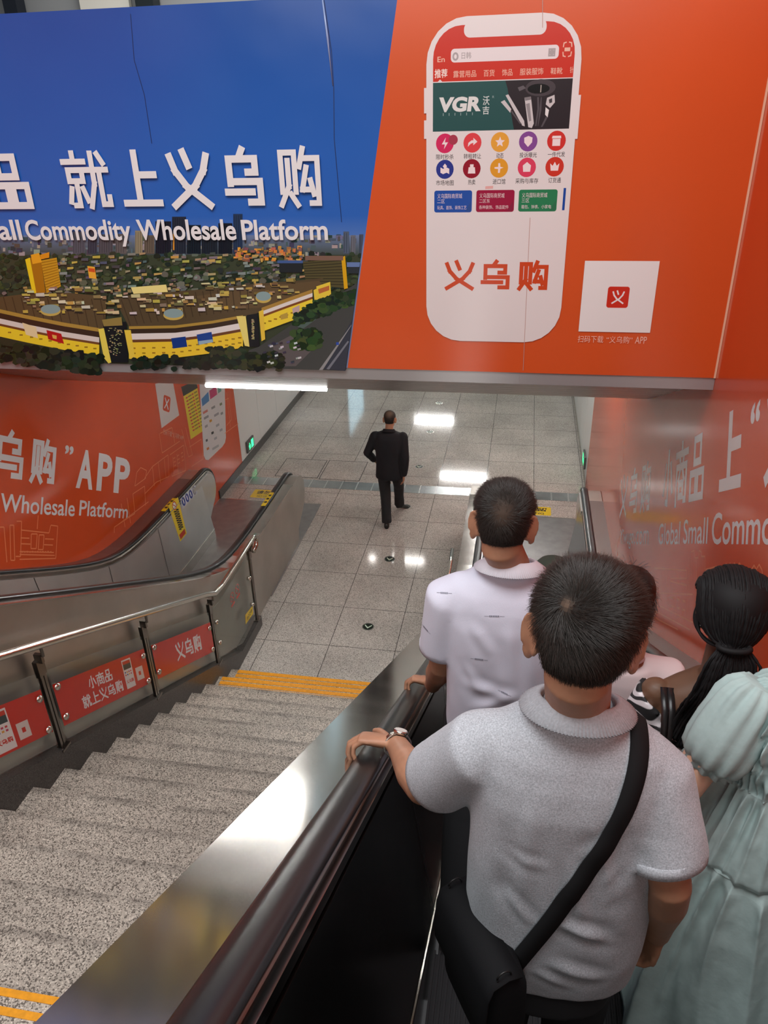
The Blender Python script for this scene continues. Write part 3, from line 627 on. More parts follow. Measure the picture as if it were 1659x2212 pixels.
# seams of the stretched film
SEAM = mat('film_seam', lin((14, 40, 92)), .4)
mb = MB()
for (pts) in (((282, 30), (290, 130), (312, 205), (328, 310)), ((700, 0), (716, 110), (721, 190), (722, 300), (738, 480))):
    for a, b2 in zip(pts[:-1], pts[1:]):
        A, B = bx(*a), bx(*b2); mb.face([(A[0] - .002, yF - .0008, A[1]), (A[0] + .002, yF - .0008, A[1]), (B[0] + .002, yF - .0008, B[1]), (B[0] - .002, yF - .0008, B[1])])
A, B, C = bx(697, 0), bx(708, 80), bx(719, 185)
mb.build('film_seam', SEAM, blue)
mb = MB(); mb.tube([(A[0], yF - .002, A[1]), (B[0], yF - .006, B[1]), (C[0], yF - .001, C[1])], [.004, .006, .002], 6); mb.build('film_wrinkle', mat('wrinkle_pale', lin((150, 170, 210)), .25), blue, True)
mb = MB()
for a, b2 in (((1172, 0), (1172, 60)), ((1145, 470), (1130, 800))):
    A, B = bx(*a), bx(*b2); mb.face([(A[0] - .0015, yF - .0042, A[1]), (A[0] + .0015, yF - .0042, A[1]), (B[0] + .0015, yF - .0042, B[1]), (B[0] - .0015, yF - .0042, B[1])])
mb.build('film_seam', mat('film_seam_pale', lin((190, 150, 140)), .4), orange)
# ---- printed aerial view of the market
pr = Print((0, yF, 0), (1, 0, 0), (0, 0, 1), (0, -1, 0))
rr = random.Random(11)
def clipx(px, py): return min(px, 858 - (py) * .1353 - 3)
def PG(pts, c, v=0):
    c = lin([max(0, min(255, q + rr.uniform(-v, v))) for q in c]); pr.poly([bx(clipx(*p), p[1]) for p in pts], c)
def RC(x0, y0, x1, y1, c, v=0): PG([(x0, y0), (x1, y0), (x1, y1), (x0, y1)], c, v)
PG([(-480, 526), (800, 512), (752, 800), (-480, 764)], (62, 70, 52))
for i in range(26):       # haze fading into the distant town
    t = i / 26; RC(-480, 508 + t * 40, 800, 512 + t * 40, [lerp(a, b2, t) for a, b2 in zip((112, 130, 168), (74, 84, 82))])
for i in range(430):
    x = rr.uniform(-470, 790); y = rr.uniform(512, 556) if x > 520 else rr.uniform(520, 556); w = rr.uniform(3, 14); h = rr.uniform(3, 11)
    RC(x, y - h, x + w, y, rr.choice([(120, 126, 138), (90, 100, 112), (70, 80, 92), (160, 158, 152), (100, 92, 84), (58, 66, 76)]), 14)
for (x, y0, w, c) in ((158, 500, 26, (92, 92, 102)), (190, 496, 20, (62, 64, 78)), (214, 506, 30, (84, 80, 92)), (250, 505, 24, (100, 94, 98)), (292, 498, 16, (152, 140, 112)), (312, 508, 22, (104, 92, 80)), (336, 478, 34, (26, 32, 46)), (372, 468, 30, (36, 44, 58)), (404, 486, 30, (24, 30, 42)), (436, 490, 34, (30, 38, 50)), (472, 482, 30, (22, 30, 44)), (504, 462, 20, (42, 60, 92)), (742, 500, 12, (84, 96, 116)), (758, 508, 10, (108, 112, 120)), (776, 506, 9, (70, 84, 100))):
    RC(x, y0, x + w, 548, c, 4)
    for k in range(int(w / 5)): RC(x + k * 5 + 1, y0 + 3, x + k * 5 + 2.5, 546, [q * .75 for q in c], 3)
RC(374, 505, 377, 540, (220, 150, 50))
def trees(x0, x1, y0, y1, n, s, cols, slope=0.):
    for _ in range(n):
        x = rr.uniform(x0, x1); y = rr.uniform(y0, y1) + slope * (x - x0); r = rr.uniform(.5, 1.2) * s
        c = rr.choice(cols); PG([(x + r * 1.3 * math.cos(a) * rr.uniform(.75, 1.1), y + r * math.sin(a) * rr.uniform(.7, 1.1)) for a in np.linspace(0, 2 * PI, 7, endpoint=False)], c, 7)
GRN = [(40, 56, 38), (52, 66, 42), (62, 76, 48), (34, 46, 34), (74, 84, 58), (48, 58, 46)]
trees(-40, 780, 548, 600, 420, 6, GRN); trees(-470, -30, 548, 640, 420, 8, GRN)
for _ in range(120):
    x = rr.uniform(-460, -30); y = rr.uniform(560, 650); RC(x, y, x + rr.uniform(5, 18), y + 5, rr.choice([(160, 150, 112), (122, 122, 116), (96, 100, 100), (140, 140, 142)]), 14)
PG([(-470, 640), (-30, 636), (-30, 664), (-470, 610)], (92, 90, 86)); PG([(-470, 640), (-30, 664), (-30, 700), (-470, 690)], (206, 186, 76)); trees(-470, -20, 690, 772, 300, 10, [(26, 38, 26), (40, 50, 34), (54, 58, 42)])
trees(-40, 640, 590, 640, 260, 7, GRN + [(96, 98, 84), (120, 118, 108)])
for _ in range(260):
    x = rr.uniform(120, 660); y = rr.uniform(545, 632); w = rr.uniform(4, 18)
    PG([(x, y), (x + w, y - 1), (x + w, y + rr.uniform(2, 6)), (x, y + 5)], rr.choice([(160, 150, 112), (122, 122, 116), (96, 100, 100), (186, 164, 88), (140, 140, 142), (70, 74, 70)]), 14)
for _ in range(90):
    x = rr.uniform(505, 655); y = rr.uniform(538, 566); RC(x, y - rr.uniform(3, 9), x + rr.uniform(3, 10), y, rr.choice([(206, 140, 70), (226, 160, 70), (190, 120, 72), (150, 104, 70), (120, 96, 82)]), 18)
RC(600, 562, 655, 568, (70, 96, 150)); RC(604, 568, 654, 588, (38, 42, 46))
trees(655, 770, 600, 640, 60, 6, GRN)
# tower on the right, its yellow edge
PG([(655, 565), (742, 558), (748, 622), (662, 614)], (86, 80, 50))
for k in range(9): PG([(656 + k * .7, 568 + k * 5.4), (742 + k * .6, 561 + k * 6.6), (742 + k * .6, 562.6 + k * 6.6), (656 + k * .7, 569.6 + k * 5.4)], (52, 48, 34))
PG([(738, 556), (746, 552), (752, 622), (744, 624)], (222, 170, 28))
RC(660, 552, 742, 562, (120, 100, 82), 6)
RC(750, 566, 790, 576, (104, 128, 176)); RC(752, 576, 790, 590, (48, 54, 60))
# gold tower on the left
PG([(56, 560), (66, 556), (80, 632), (72, 634)], (244, 212, 40)); PG([(66, 556), (90, 560), (100, 632), (80, 632)], (176, 118, 26)); PG([(90, 562), (124, 556), (133, 618), (102, 633)], (206, 154, 40))
for k in range(11): PG([(91 + k * .9, 566 + k * 6), (124 + k * .8, 560 + k * 5.3), (124 + k * .8, 561.6 + k * 5.3), (91 + k * .9, 568 + k * 6)], (160, 112, 26))
PG([(68, 550), (86, 546), (92, 566), (72, 570)], (240, 170, 40)); PG([(88, 550), (108, 544), (108, 556), (90, 560)], (228, 150, 34))
PG([(190, 574), (206, 576), (210, 602), (194, 600)], (242, 178, 60)); PG([(192, 578), (206, 580), (207, 588), (193, 586)], (214, 86, 40))
# brown roofs with plant on them
PG([(-40, 646), (58, 634), (150, 632), (232, 640), (228, 712), (120, 694), (-40, 664)], (94, 78, 52))
PG([(246, 640), (420, 626), (560, 612), (640, 606), (700, 600), (640, 650), (530, 684), (400, 706), (280, 706)], (88, 74, 52))
PG([(420, 640), (560, 618), (690, 606), (700, 618), (560, 664), (500, 668)], (100, 82, 56))
for k in range(14): PG([(-30 + k * 19, 640 + k * .4), (-28 + k * 19, 640 + k * .4), (-14 + k * 19, 688 + k * 2), (-16 + k * 19, 688 + k * 2)], (72, 58, 40))
for k in range(18): PG([(262 + k * 16, 646 - k * 1.6), (264 + k * 16, 646 - k * 1.6), (284 + k * 15, 702 - k * 2), (282 + k * 15, 702 - k * 2)], (70, 58, 42))
for _ in range(200):
    x = rr.uniform(40, 640); y = 640 + rr.uniform(-22, 34) - max(0, x - 300) * .06; w = rr.uniform(5, 20); h = rr.uniform(2.5, 7)
    if y > 690 - max(0, x - 420) * .28: continue
    c = rr.choice([(196, 172, 84), (166, 146, 78), (214, 202, 150), (120, 104, 64), (212, 206, 196), (150, 132, 96)])
    PG([(x, y), (x + w, y - 1), (x + w + 1, y + h), (x + 1, y + h)], c, 12); PG([(x + 1, y + h), (x + w + 1, y + h), (x + w + 1, y + h + 2.5), (x + 1, y + h + 2.5)], (52, 44, 34), 6)
PG([(284, 620), (360, 614), (364, 630), (290, 634)], (240, 226, 142))
for (x, y, w) in ((111, 668, 22), (376, 677, 22), (570, 640, 17)):
    pr.poly([bx(x + w * math.cos(a), y + 3 + 11 * math.sin(a)) for a in np.linspace(0, 2 * PI, 20, endpoint=False)], lin((202, 176, 92)))
    pr.poly([bx(x + (w - 1) * math.cos(a), y - 1 + 10 * math.sin(a)) for a in np.linspace(0, 2 * PI, 20, endpoint=False)], lin((140, 164, 164)))
# long curved yellow fronts
def arcband(pts_top, pts_bot, c): 
    for a, b2, d, e2 in zip(pts_top[:-1], pts_top[1:], pts_bot[1:], pts_bot[:-1]): PG([a, b2, d, e2], c)
L0 = [(-40, 662), (60, 684), (140, 700), (216, 712)]
dn = lambda L, d: [(x, y + d) for x, y in L]
arcband(dn(L0, -4), dn(L0, 4), (178, 144, 66)); arcband(dn(L0, 4), dn(L0, 18), (64, 46, 34)); arcband(dn(L0, 16), dn(L0, 27), (226, 216, 208)); arcband(dn(L0, 27), dn(L0, 34), (120, 74, 40)); arcband(dn(L0, 32), dn(L0, 56), (244, 214, 52)); arcband(dn(L0, 55), dn(L0, 76), (52, 56, 40))
R0 = [(280, 706), (380, 704), (460, 694), (526, 682)]
arcband(dn(R0, -2), dn(R0, 4), (176, 144, 66)); arcband(dn(R0, 4), dn(R0, 16), (60, 46, 36)); arcband(dn(R0, 14), dn(R0, 27), (232, 226, 222)); arcband(dn(R0, 27), dn(R0, 35), (110, 68, 40)); arcband(dn(R0, 33), dn(R0, 68), (242, 206, 58))
S0 = [(566, 668), (620, 648), (676, 628)]
arcband(dn(S0, -4), dn(S0, 6), (172, 136, 66)); arcband(dn(S0, 4), dn(S0, 12), (230, 222, 214)); arcband(dn(S0, 12), dn(S0, 18), (130, 76, 40)); arcband(dn(S0, 17), dn(S0, 48), (244, 216, 64))
PG([(684, 618), (714, 608), (716, 634), (690, 656)], (234, 206, 70)); PG([(688, 624), (712, 616), (712, 626), (690, 634)], (190, 110, 60))
for L_, n_, d0 in ((L0, 12, 40), (R0, 14, 44), (R0, 14, 55), (S0, 9, 30)):
    for k in range(n_):
        t = (k + .5) / n_ * (len(L_) - 1); i = int(t); a, b2 = L_[i], L_[i + 1]; x = lerp(a[0], b2[0], t - i); y = lerp(a[1], b2[1], t - i) + d0
        PG([(x - 3.5, y), (x + 3.5, y), (x + 3.5, y + 3), (x - 3.5, y + 3)], (160, 120, 34), 8)
PG([(50, 696), (80, 706), (84, 730), (58, 722)], (236, 216, 168)); PG([(102, 712), (134, 720), (140, 742), (106, 732)], (190, 28, 30)); PG([(114, 722), (124, 724), (124, 732), (116, 730)], (230, 180, 90))
PG([(371, 730), (402, 726), (406, 748), (375, 752)], (26, 60, 136)); PG([(426, 722), (458, 716), (462, 738), (430, 744)], (30, 70, 150)); PG([(430, 736), (460, 732), (462, 738), (431, 744)], (150, 180, 200)); PG([(632, 666), (648, 658), (648, 672), (634, 678)], (196, 170, 170)); PG([(606, 680), (622, 674), (623, 686), (608, 690)], (190, 160, 70))
# dark entrance towers
for (a, b2, y0, y1) in ((216, 282, 690, 782), (526, 566, 672, 748)):
    PG([(a + 8, y0 + 8), (b2 - 8, y0 + 4), (b2 - 4, y1), (a + 14, y1)], (26, 28, 32))
    for _ in range(70):
        x = rr.uniform(a + 18, b2 - 18); y = rr.uniform(y0 + 16, y1 - 16); RC(x, y, x + 3, y + 1.6, (170, 160, 110), 20)
PG([(214, 710), (226, 708), (242, 782), (236, 784), (226, 772)], (238, 220, 92)); PG([(270, 712), (284, 712), (294, 776), (282, 774)], (238, 208, 74)); PG([(512, 682), (532, 682), (540, 748), (530, 746)], (238, 222, 124)); PG([(560, 672), (570, 668), (574, 732), (566, 736)], (236, 200, 70)); PG([(222, 690), (264, 684), (266, 702), (226, 704)], (150, 130, 70)); PG([(678, 626), (686, 622), (690, 662), (682, 664)], (236, 206, 70))
# street, park and parked cars at the lower right
PG([(560, 748), (640, 694), (760, 618), (790, 610), (752, 800), (440, 790)], (70, 72, 70))
PG([(590, 745), (650, 712), (700, 730), (640, 790), (600, 790)], (98, 92, 92))
PG([(640, 700), (700, 664), (712, 668), (652, 712)], (84, 102, 96))
trees(640, 770, 668, 700, 150, 8, [(36, 58, 36), (46, 70, 40), (28, 44, 30), (58, 84, 48)], -.35)
trees(636, 690, 714, 752, 90, 9, [(32, 54, 32), (46, 74, 40), (26, 40, 28), (66, 90, 44)])
trees(450, 540, 752, 792, 120, 9, [(30, 42, 28), (46, 58, 36), (24, 34, 26), (60, 66, 40)])
trees(540, 610, 764, 796, 80, 8, [(32, 40, 28), (56, 60, 36), (24, 32, 24)])
trees(-30, 220, 738, 776, 160, 9, [(26, 38, 26), (40, 50, 34), (20, 30, 22), (54, 58, 42)], .12)
trees(290, 450, 770, 796, 60, 8, [(26, 34, 26), (36, 44, 34)])
PG([(700, 796), (770, 690), (790, 680), (770, 800)], (56, 60, 72)); PG([(690, 798), (764, 700), (768, 702), (698, 798)], (150, 150, 150)); PG([(706, 796), (752, 735), (755, 737), (712, 797)], (120, 124, 134))
RC(727, 738, 733, 744, (50, 80, 170))
for _ in range(26):
    x = rr.uniform(566, 648); y = rr.uniform(735, 786); PG([(x, y), (x + 7, y - 2), (x + 8, y + 2), (x + 1, y + 4)], rr.choice([(210, 210, 214), (60, 60, 70), (160, 160, 165), (90, 90, 120)]), 8)
pr.build('market_photo', PRINT, blue)
# ---- white headline
pr = Print((0, yF - .012, 0), (1, 0, 0), (0, 0, 1), (0, -1, 0))
def bxt(px, py): P = at_y(px, py, yF - .012); return (float(P[0]), float(P[2]))
z0 = bxt(400, 455)[1]; z1 = bxt(430, 318)[1]
GREYS = lin((150, 160, 186))
CH = (('小', -232, -140), ('商', -122, -30), ('品', -12, 80), ('就', 150, 250), ('上', 270, 357), ('义', 370, 468), ('乌', 488, 580), ('购', 601, 701))
for t, a, b2 in CH:
    u0, u1 = bxt(a, 455)[0], bxt(b2, 455)[0]
    pr.glyphs(t, u0, z0, u1 - u0, z1 - z0, 0, WHT, .108 if t in '就购商' else .14)
za = bxt(500, 519)[1]; zb = bxt(500, 478)[1]
pr.text('Platform', bxt(524, 519)[0], za, bxt(709, 519)[0], bxt(600, 474)[1], WHT, .022)
pr.text('Wholesale', bxt(300, 517)[0], za, bxt(512, 519)[0], bxt(400, 474)[1], WHT, .022)
pr.text('Commodity', bxt(60, 520)[0], za - .036, bxt(286, 519)[0], bxt(200, 474)[1], WHT, .022)
pr.text('Small', bxt(-70, 518)[0], za, bxt(50, 518)[0], bxt(30, 474)[1], WHT, .022)
pr.text('Global', bxt(-190, 517)[0], za, bxt(-88, 517)[0], bxt(-140, 474)[1], WHT, .022)
pr.build('headline', PRINT, blue)
# ---- the telephone and its screen
pr = Print((0, yF - .0035, 0), (1, 0, 0), (0, 0, 1), (0, -1, 0)); pr.h = .0006
def bp_(px, py): P = at_y(px, py, yF - .004); return (float(P[0]), float(P[2]))
PW = lin((232, 224, 222))
x0, zt = bp_(921, 55); x1 = bp_(1262, 55)[0]; zt = bp_(1090, 31)[1]; zb = bp_(1065, 738)[1]
pr.rrect(x0, zb, x1, zt, .20, PW)
for py0, py1, side in ((190, 245, 0), (260, 300, 0), (205, 300, 1)):
    if side: pr.rect(x1 - .01, bp_(1250, py1)[1], x1 + .012, bp_(1250, py0)[1], PW)
    else: pr.rect(x0 - .012, bp_(920, py1)[1], x0 + .01, bp_(920, py0)[1], PW)
W = x1 - x0; i0, i1 = x0 + .042 * W + .002, x1 - .042 * W - .002
zs = bp_(1090, 50)[1]; zr = bp_(1090, 172)[1]; RED = lin((206, 50, 32))
r = .14; pts = [(i0, zr), (i1, zr)] + [(i1 - r + r * math.cos(a), zs - r + r * math.sin(a)) for a in np.linspace(0, PI / 2, 8)] + [(i0 + r + r * math.cos(a), zs - r + r * math.sin(a)) for a in np.linspace(PI / 2, PI, 8)]
pr.poly(pts, RED)
nx0, nx1 = bp_(1002, 80)[0], bp_(1180, 70)[0]; nz = bp_(1090, 78)[1]
pr.rrect(nx0, nz, nx1, zs + .012, .030, PW)
def T(txt, a, b2, c, bold=.02): pr.text(txt, *bp_(*a), *bp_(*b2), c, bold)
OP = lin((240, 190, 168))
zz = bp_(1090, 131)[1], bp_(1090, 101)[1]; pr.rrect(bp_(974, 120)[0], zz[0], bp_(1207, 115)[0], zz[1], .018, lin((236, 226, 226)))
def U(px): return bp_(px, 115)[0]
GR = lin((176, 166, 166)); za_ = lambda py: bp_(1090, py)[1]
pr.line([(U(984) + .011 * math.cos(a), za_(118) + .014 * math.sin(a)) for a in np.linspace(0, 2 * PI, 15)], .008, GR); pr.text('日韩', U(997), za_(124), U(1018), za_(109), GR, .01)
pr.line([(U(1186), za_(124)), (U(1198), za_(124)), (U(1198), za_(110)), (U(1186), za_(110)), (U(1186), za_(124))], .007, GR); pr.disc(U(1192), za_(117), .012, GR)
pr.text('En', U(945), za_(129), U(961), za_(117), OP, .01)
for sx_, sy_ in ((1, 1), (1, -1), (-1, 1), (-1, -1)):
    cxx, czz = U(1225), za_(112); pr.line([(cxx + sx_ * .008, czz + sy_ * .030), (cxx + sx_ * .018, czz + sy_ * .027), (cxx + sx_ * .020, czz + sy_ * .012)], .005, OP)
pr.rect(U(1219), za_(116), U(1231), za_(108), OP)
for txt_, a, b2, hh in (('推荐', 939, 967, 20), ('露营用品', 980, 1030, 15), ('百货', 1046, 1070, 15), ('饰品', 1086, 1109, 15), ('服装服饰', 1125, 1176, 15), ('鞋靴', 1192, 1218, 14)):
    pr.text(txt_, U(a), za_(164), U(b2), za_(164 - hh), OP if hh < 18 else lin((246, 226, 216)), .02 if hh > 18 else .005)
pr.text('针', U(1234), za_(163), U(1241), za_(149), OP, .005)
pr.poly([(U(945), za_(173)), (U(957), za_(173)), (U(951), za_(167))], PW)
# banner
zb0, zb1 = za_(281), za_(174); pr.rect(i0, zb0, i1, zb1, lin((44, 84, 82)))
pts = [(U(1094), zb1), (i1, zb1), (i1, zb0), (U(1118), zb0)] + [(U(1118 - k * 4 + (0 if k < 3 else (k - 3) * 1)), lerp(zb0, zb1, k / 6)) for k in range(1, 6)]
pr.poly(pts, lin((46, 38, 42)))
pr.text('VGR', U(946), za_(239), U(1042), za_(206), lin((226, 226, 222)), .05, .12)
for k in range(6): pr.rect(U(958 + k * 13), za_(247), U(959.5 + k * 13), za_(241), lin((150, 170, 168)))
pr.text('沃', U(1046), za_(226), U(1061), za_(206), lin((214, 220, 216)), .01); pr.text('吉', U(1046), za_(246), U(1061), za_(228), lin((214, 220, 216)), .01); pr.text('R', U(1067), za_(211), U(1071), za_(206), lin((150, 170, 168)), .01)
SIL = lin((206, 200, 200)); DGY = lin((88, 82, 86))
def BP(l, c): pr.poly([(U(a), za_(b2)) for a, b2 in l], c)
BP([(1096, 206), (1102, 204), (1140, 262), (1142, 274), (1136, 272)], SIL); BP([(1086, 220), (1094, 216), (1110, 236), (1108, 244)], SIL); BP([(1108, 240), (1112, 240), (1136, 270), (1130, 268)], DGY)
BP([(1138, 212), (1152, 210), (1162, 268), (1158, 278), (1150, 276)], SIL); BP([(1142, 226), (1150, 224), (1156, 262), (1151, 264)], lin((150, 144, 146))); BP([(1138, 212), (1152, 210), (1153, 217), (1140, 219)], lin((130, 124, 126)))
BP([(1166, 212), (1170, 212), (1172, 236), (1168, 274), (1165, 274), (1168, 238)], DGY); BP([(1174, 212), (1176, 212), (1177, 240), (1172, 274), (1171, 274)], DGY)
BP([(1188, 214), (1204, 208), (1206, 224), (1196, 236), (1186, 228)], SIL); BP([(1186, 234), (1194, 240), (1192, 256), (1186, 250)], lin((232, 228, 226))); BP([(1188, 254), (1192, 256), (1182, 276), (1178, 276)], DGY); BP([(1192, 218), (1199, 215), (1200, 224), (1194, 226)], lin((70, 64, 68)))
pr.disc(U(1172), za_(192), .075, lin((74, 66, 70)), 20, .038); pr.disc(U(1168), za_(194), .055, lin((16, 12, 14)), 20, .022); BP([(1172, 186), (1174, 186), (1174, 202), (1172, 202)], lin((190, 180, 170))); BP([(1122, 190), (1134, 186), (1140, 192), (1126, 198)], lin((100, 94, 98)))
# app icons
CI = ((214, 44, 96), (226, 70, 76), (234, 166, 62), (134, 76, 150), (210, 52, 46)), ((48, 58, 142), (150, 24, 44), (228, 158, 46), (222, 66, 96), (208, 56, 40))
LB = ('限时秒杀', '转租转让', '动态', '投诉曝光', '一件代发'), ('市场地图', '热卖', '进口馆', '采购与库存', '订货通')
CXS = ((961, 1020.5, 1080, 1141, 1202), (961, 1019, 1078, 1138, 1198)); CYS = (307, 363); LY = (336, 392)
ICO = {0: [[(.1, .6), (-.35, -.1), (0, -.1), (-.1, -.6), (.35, .1), (0, .1)]], 1: [[(-.5, -.4), (-.45, 0), (-.1, .25), (.1, .25), (.1, .5), (.55, .1), (.1, -.25), (.1, 0), (-.2, -.1)]],
       2: [[(.55 * (1 if k % 2 == 0 else .45) * math.sin(k * PI / 5), .55 * (1 if k % 2 == 0 else .45) * math.cos(k * PI / 5)) for k in range(10)]], 3: [[(0, .55), (.45, .38), (.42, -.1), (0, -.55), (-.42, -.1), (-.45, .38)]],
       4: [[(-.45, .5), (.45, .5), (.5, .25), (-.5, .25)], [(-.42, .2), (.42, .2), (.42, -.5), (-.42, -.5)]], 5: [[(-.5, .2), (-.2, .05), (.2, .2), (.5, .05), (.5, -.5), (.2, -.35), (-.2, -.5), (-.5, -.35)], [(0, .0), (-.24, .32), (0, .6), (.24, .32)]],
       6: [[(-.35, .15), (.35, .15), (.42, -.5), (-.42, -.5)], [(-.2, .15), (-.2, .45), (.2, .45), (.2, .15)]], 7: [[(-.5, .1), (-.1, .12), (-.1, .5), (.1, .5), (.14, .12), (.5, .05), (.14, -.08), (.1, -.5), (-.1, -.5), (-.1, -.1), (-.5, -.05)]],
       8: [[(-.45, .2), (0, .55), (.45, .2), (.38, -.45), (-.38, -.45)]], 9: [[(-.5, .35), (-.22, .1), (0, .5), (.22, .1), (.5, .35), (.4, -.4), (-.4, -.4)]]}
for r_ in range(2):
    for k in range(5):
        py = CYS[r_] - (k - 2) * 1.4; cxx, czz = bp_(CXS[r_][k], py); R_ = .047
        pr.disc(cxx, czz, R_, lin(CI[r_][k]), 24)
        for poly in ICO[r_ * 5 + k]: pr.poly([(cxx + a * R_, czz + b2 * R_) for a, b2 in poly], lin((244, 226, 226)))
        w = {2: 8, 3: 14, 4: 19, 5: 25}[len(LB[r_][k])]; py = LY[r_] - (k - 2) * 1.4
        a, b2 = bp_(CXS[r_][k] - w, py + 6), bp_(CXS[r_][k] + w, py - 6); pr.text(LB[r_][k], a[0], a[1], b2[0], b2[1], lin((84, 78, 78)), .005)
        if r_ == 0 and k == 0: pr.disc(*bp_(979, 302), .024, lin((170, 60, 80)))
BP([(1058, 402), (1076, 401), (1076, 407), (1058, 408)], lin((232, 176, 170)))
for (a, b2, y0_, y1_, c, l1, l2, l3) in ((938, 1020, 411, 459, (38, 82, 168), '义乌国际商贸城', '二区', '玩具、首饰、装饰工艺'), (1028, 1112, 410, 458, (156, 22, 62), '义乌国际商贸城', '二区东', '各种装饰、饰品配件'), (1119, 1205, 409, 457, (44, 128, 84), '义乌国际商贸城', '三区', '箱包、钟表、小家电')):
    A, B = bp_(a, y1_), bp_(b2, y0_); pr.rrect(A[0], A[1], B[0], B[1], .012, lin(c)); W_, H_ = B[0] - A[0], B[1] - A[1]; c2 = lin([q * .78 + 70 * .22 for q in c])
    pr.poly([(A[0] + W_ * .82, A[1] + .004), (B[0] - .006, A[1] + .004), (B[0] - .006, A[1] + H_ * .5)], c2)
    wl_ = lin((232, 214, 216)); pr.text(l1, A[0] + W_ * .08, A[1] + H_ * .64, A[0] + W_ * .74, A[1] + H_ * .86, wl_, .0); pr.text(l2, A[0] + W_ * .08, A[1] + H_ * .42, A[0] + W_ * (.12 + .08 * len(l2)), A[1] + H_ * .60, wl_, 0); pr.text(l3, A[0] + W_ * .08, A[1] + H_ * .13, A[0] + W_ * .86, A[1] + H_ * .31, wl_, 0)
A, B = bp_(1214, 454), bp_(1223, 406); pr.rect(A[0], A[1], B[0], B[1], lin((30, 74, 160)))
u0 = bp_(957, 628)[0]; u1 = bp_(1189, 628)[0]; v0 = bp_(1075, 629)[1]; v1 = bp_(1075, 562)[1]; pitch = (u1 - u0) / 3.06
pr.glyphs('义乌购', u0, v0, pitch * .93, v1 - v0, pitch * 1.04, lin((208, 74, 34)), .135)
pr.build('phone_picture', PRINT, orange)
# white card with the small logo tile, and its caption (the code itself is left out)
pr = Print((0, yF - .0035, 0), (1, 0, 0), (0, 0, 1), (0, -1, 0))
A, B = bp_(1248, 716), bp_(1419, 564); A = (bp_(1248, 716)[0] + .004, A[1]); B = (bp_(1410, 640)[0] + .012, B[1]); pr.rect(A[0], A[1], B[0], B[1], lin((238, 234, 232)))
c_ = ((A[0] + B[0]) / 2, (A[1] + B[1]) / 2); pr.rrect(c_[0] - .058, c_[1] - .058, c_[0] + .058, c_[1] + .058, .014, lin((206, 50, 32))); pr.glyphs('义', c_[0] - .036, c_[1] - .038, .072, .076, 0, WHT, .12)
zc0, zc1 = bp_(1320, 741)[1], bp_(1320, 726)[1]
pr.text('扫码下载', bp_(1248, 735)[0], zc0, bp_(1303, 735)[0], zc1, lin((246, 196, 176)), .0); pr.text('“义乌购”', bp_(1310, 735)[0], zc0, bp_(1366, 735)[0], zc1, lin((246, 196, 176)), .0); pr.text('APP', bp_(1372, 735)[0], zc0, bp_(1397, 735)[0], zc1, lin((246, 196, 176)), .0)
pr.build('code_card', PRINT, orange)
# ================================================================== films on the side walls
wa = thing('wall_advert', 'orange advert with slanting white lettering, a yellow menu and a phone on the left wall', 'wall advert')
PL = Print((XL, 0, 0), (0, C30, -S30), (0, S30, C30), (1, 0, 0))
def uvl(px, py): return PL.uv(at_x(px, py, XL))
def PLp(pts, c): PL.poly([uvl(*p) for p in pts], c)
PL.glyphs('乌', 3.36, 4.855, .45, .455, 0, WHT, .13); PL.glyphs('购', 3.865, 4.855, .435, .455, 0, WHT, .13); PL.glyphs('义', 2.85, 4.855, .45, .455, 0, WHT, .13)
PL.text('”', 4.425, 5.20, 4.575, 5.29, WHT, .03)
for t, a, b2 in (('A', 4.665, 4.985), ('P', 5.065, 5.37), ('P', 5.43, 5.775)): PL.text(t, a, 4.875, b2, 5.285, WHT, .035)
PL.text('Wholesale', 3.50, 4.578, 4.68, 4.745, WHT, .012); PL.text('Platform', 4.765, 4.590, 5.80, 4.755, WHT, .012)
PLp([(335, 829), (373, 822), (387, 897), (349, 925)], lin((226, 218, 214)))
q_ = uvl(360, 872); PL.rrect(q_[0] - .10, q_[1] - .10, q_[0] + .10, q_[1] + .10, .03, lin((214, 76, 40)))
PL.line([(q_[0] - .05, q_[1] + .06), (q_[0] + .05, q_[1] - .06)], .02, WHT); PL.line([(q_[0] + .05, q_[1] + .06), (q_[0] - .05, q_[1] - .06)], .02, WHT)
a, b2 = uvl(352, 938), uvl(388, 906); PL.text('扫码下载“义乌购”APP', a[0], a[1], a[0] + .62, a[1] + .07, lin((236, 170, 140)), 0)
PLp([(393, 838), (424, 822), (440, 930), (412, 949)], lin((238, 214, 52))); PLp([(391, 836), (423, 822), (427, 838), (396, 856)], lin((58, 46, 38)))
for k in range(11):
    for (dx, c, w_) in ((5, (206, 60, 50), 5), (10, (150, 130, 40), 9), (18, (206, 60, 50), 4), (23, (150, 130, 40), 8)):
        x, y = 396 + dx + k * 1.5, 862 + k * 7 - dx * .62; PLp([(x, y), (x + w_ * .8, y - w_ * .5), (x + w_ * .8 + .5, y - w_ * .5 + 3), (x + .5, y + 3)], c if False else lin(c))
PW_ = lin((228, 226, 226)); PLp([(430, 818), (482, 800), (485, 820), (488, 945), (486, 956), (480, 965), (450, 994), (444, 993), (440, 984)], PW_)
PLp([(435, 862), (450, 846), (452, 866), (437, 878)], lin((70, 130, 190))); PLp([(452, 844), (467, 834), (469, 852), (454, 863)], lin((196, 50, 110))); PLp([(470, 834), (477, 830), (478, 845), (471, 850)], lin((110, 170, 160)))
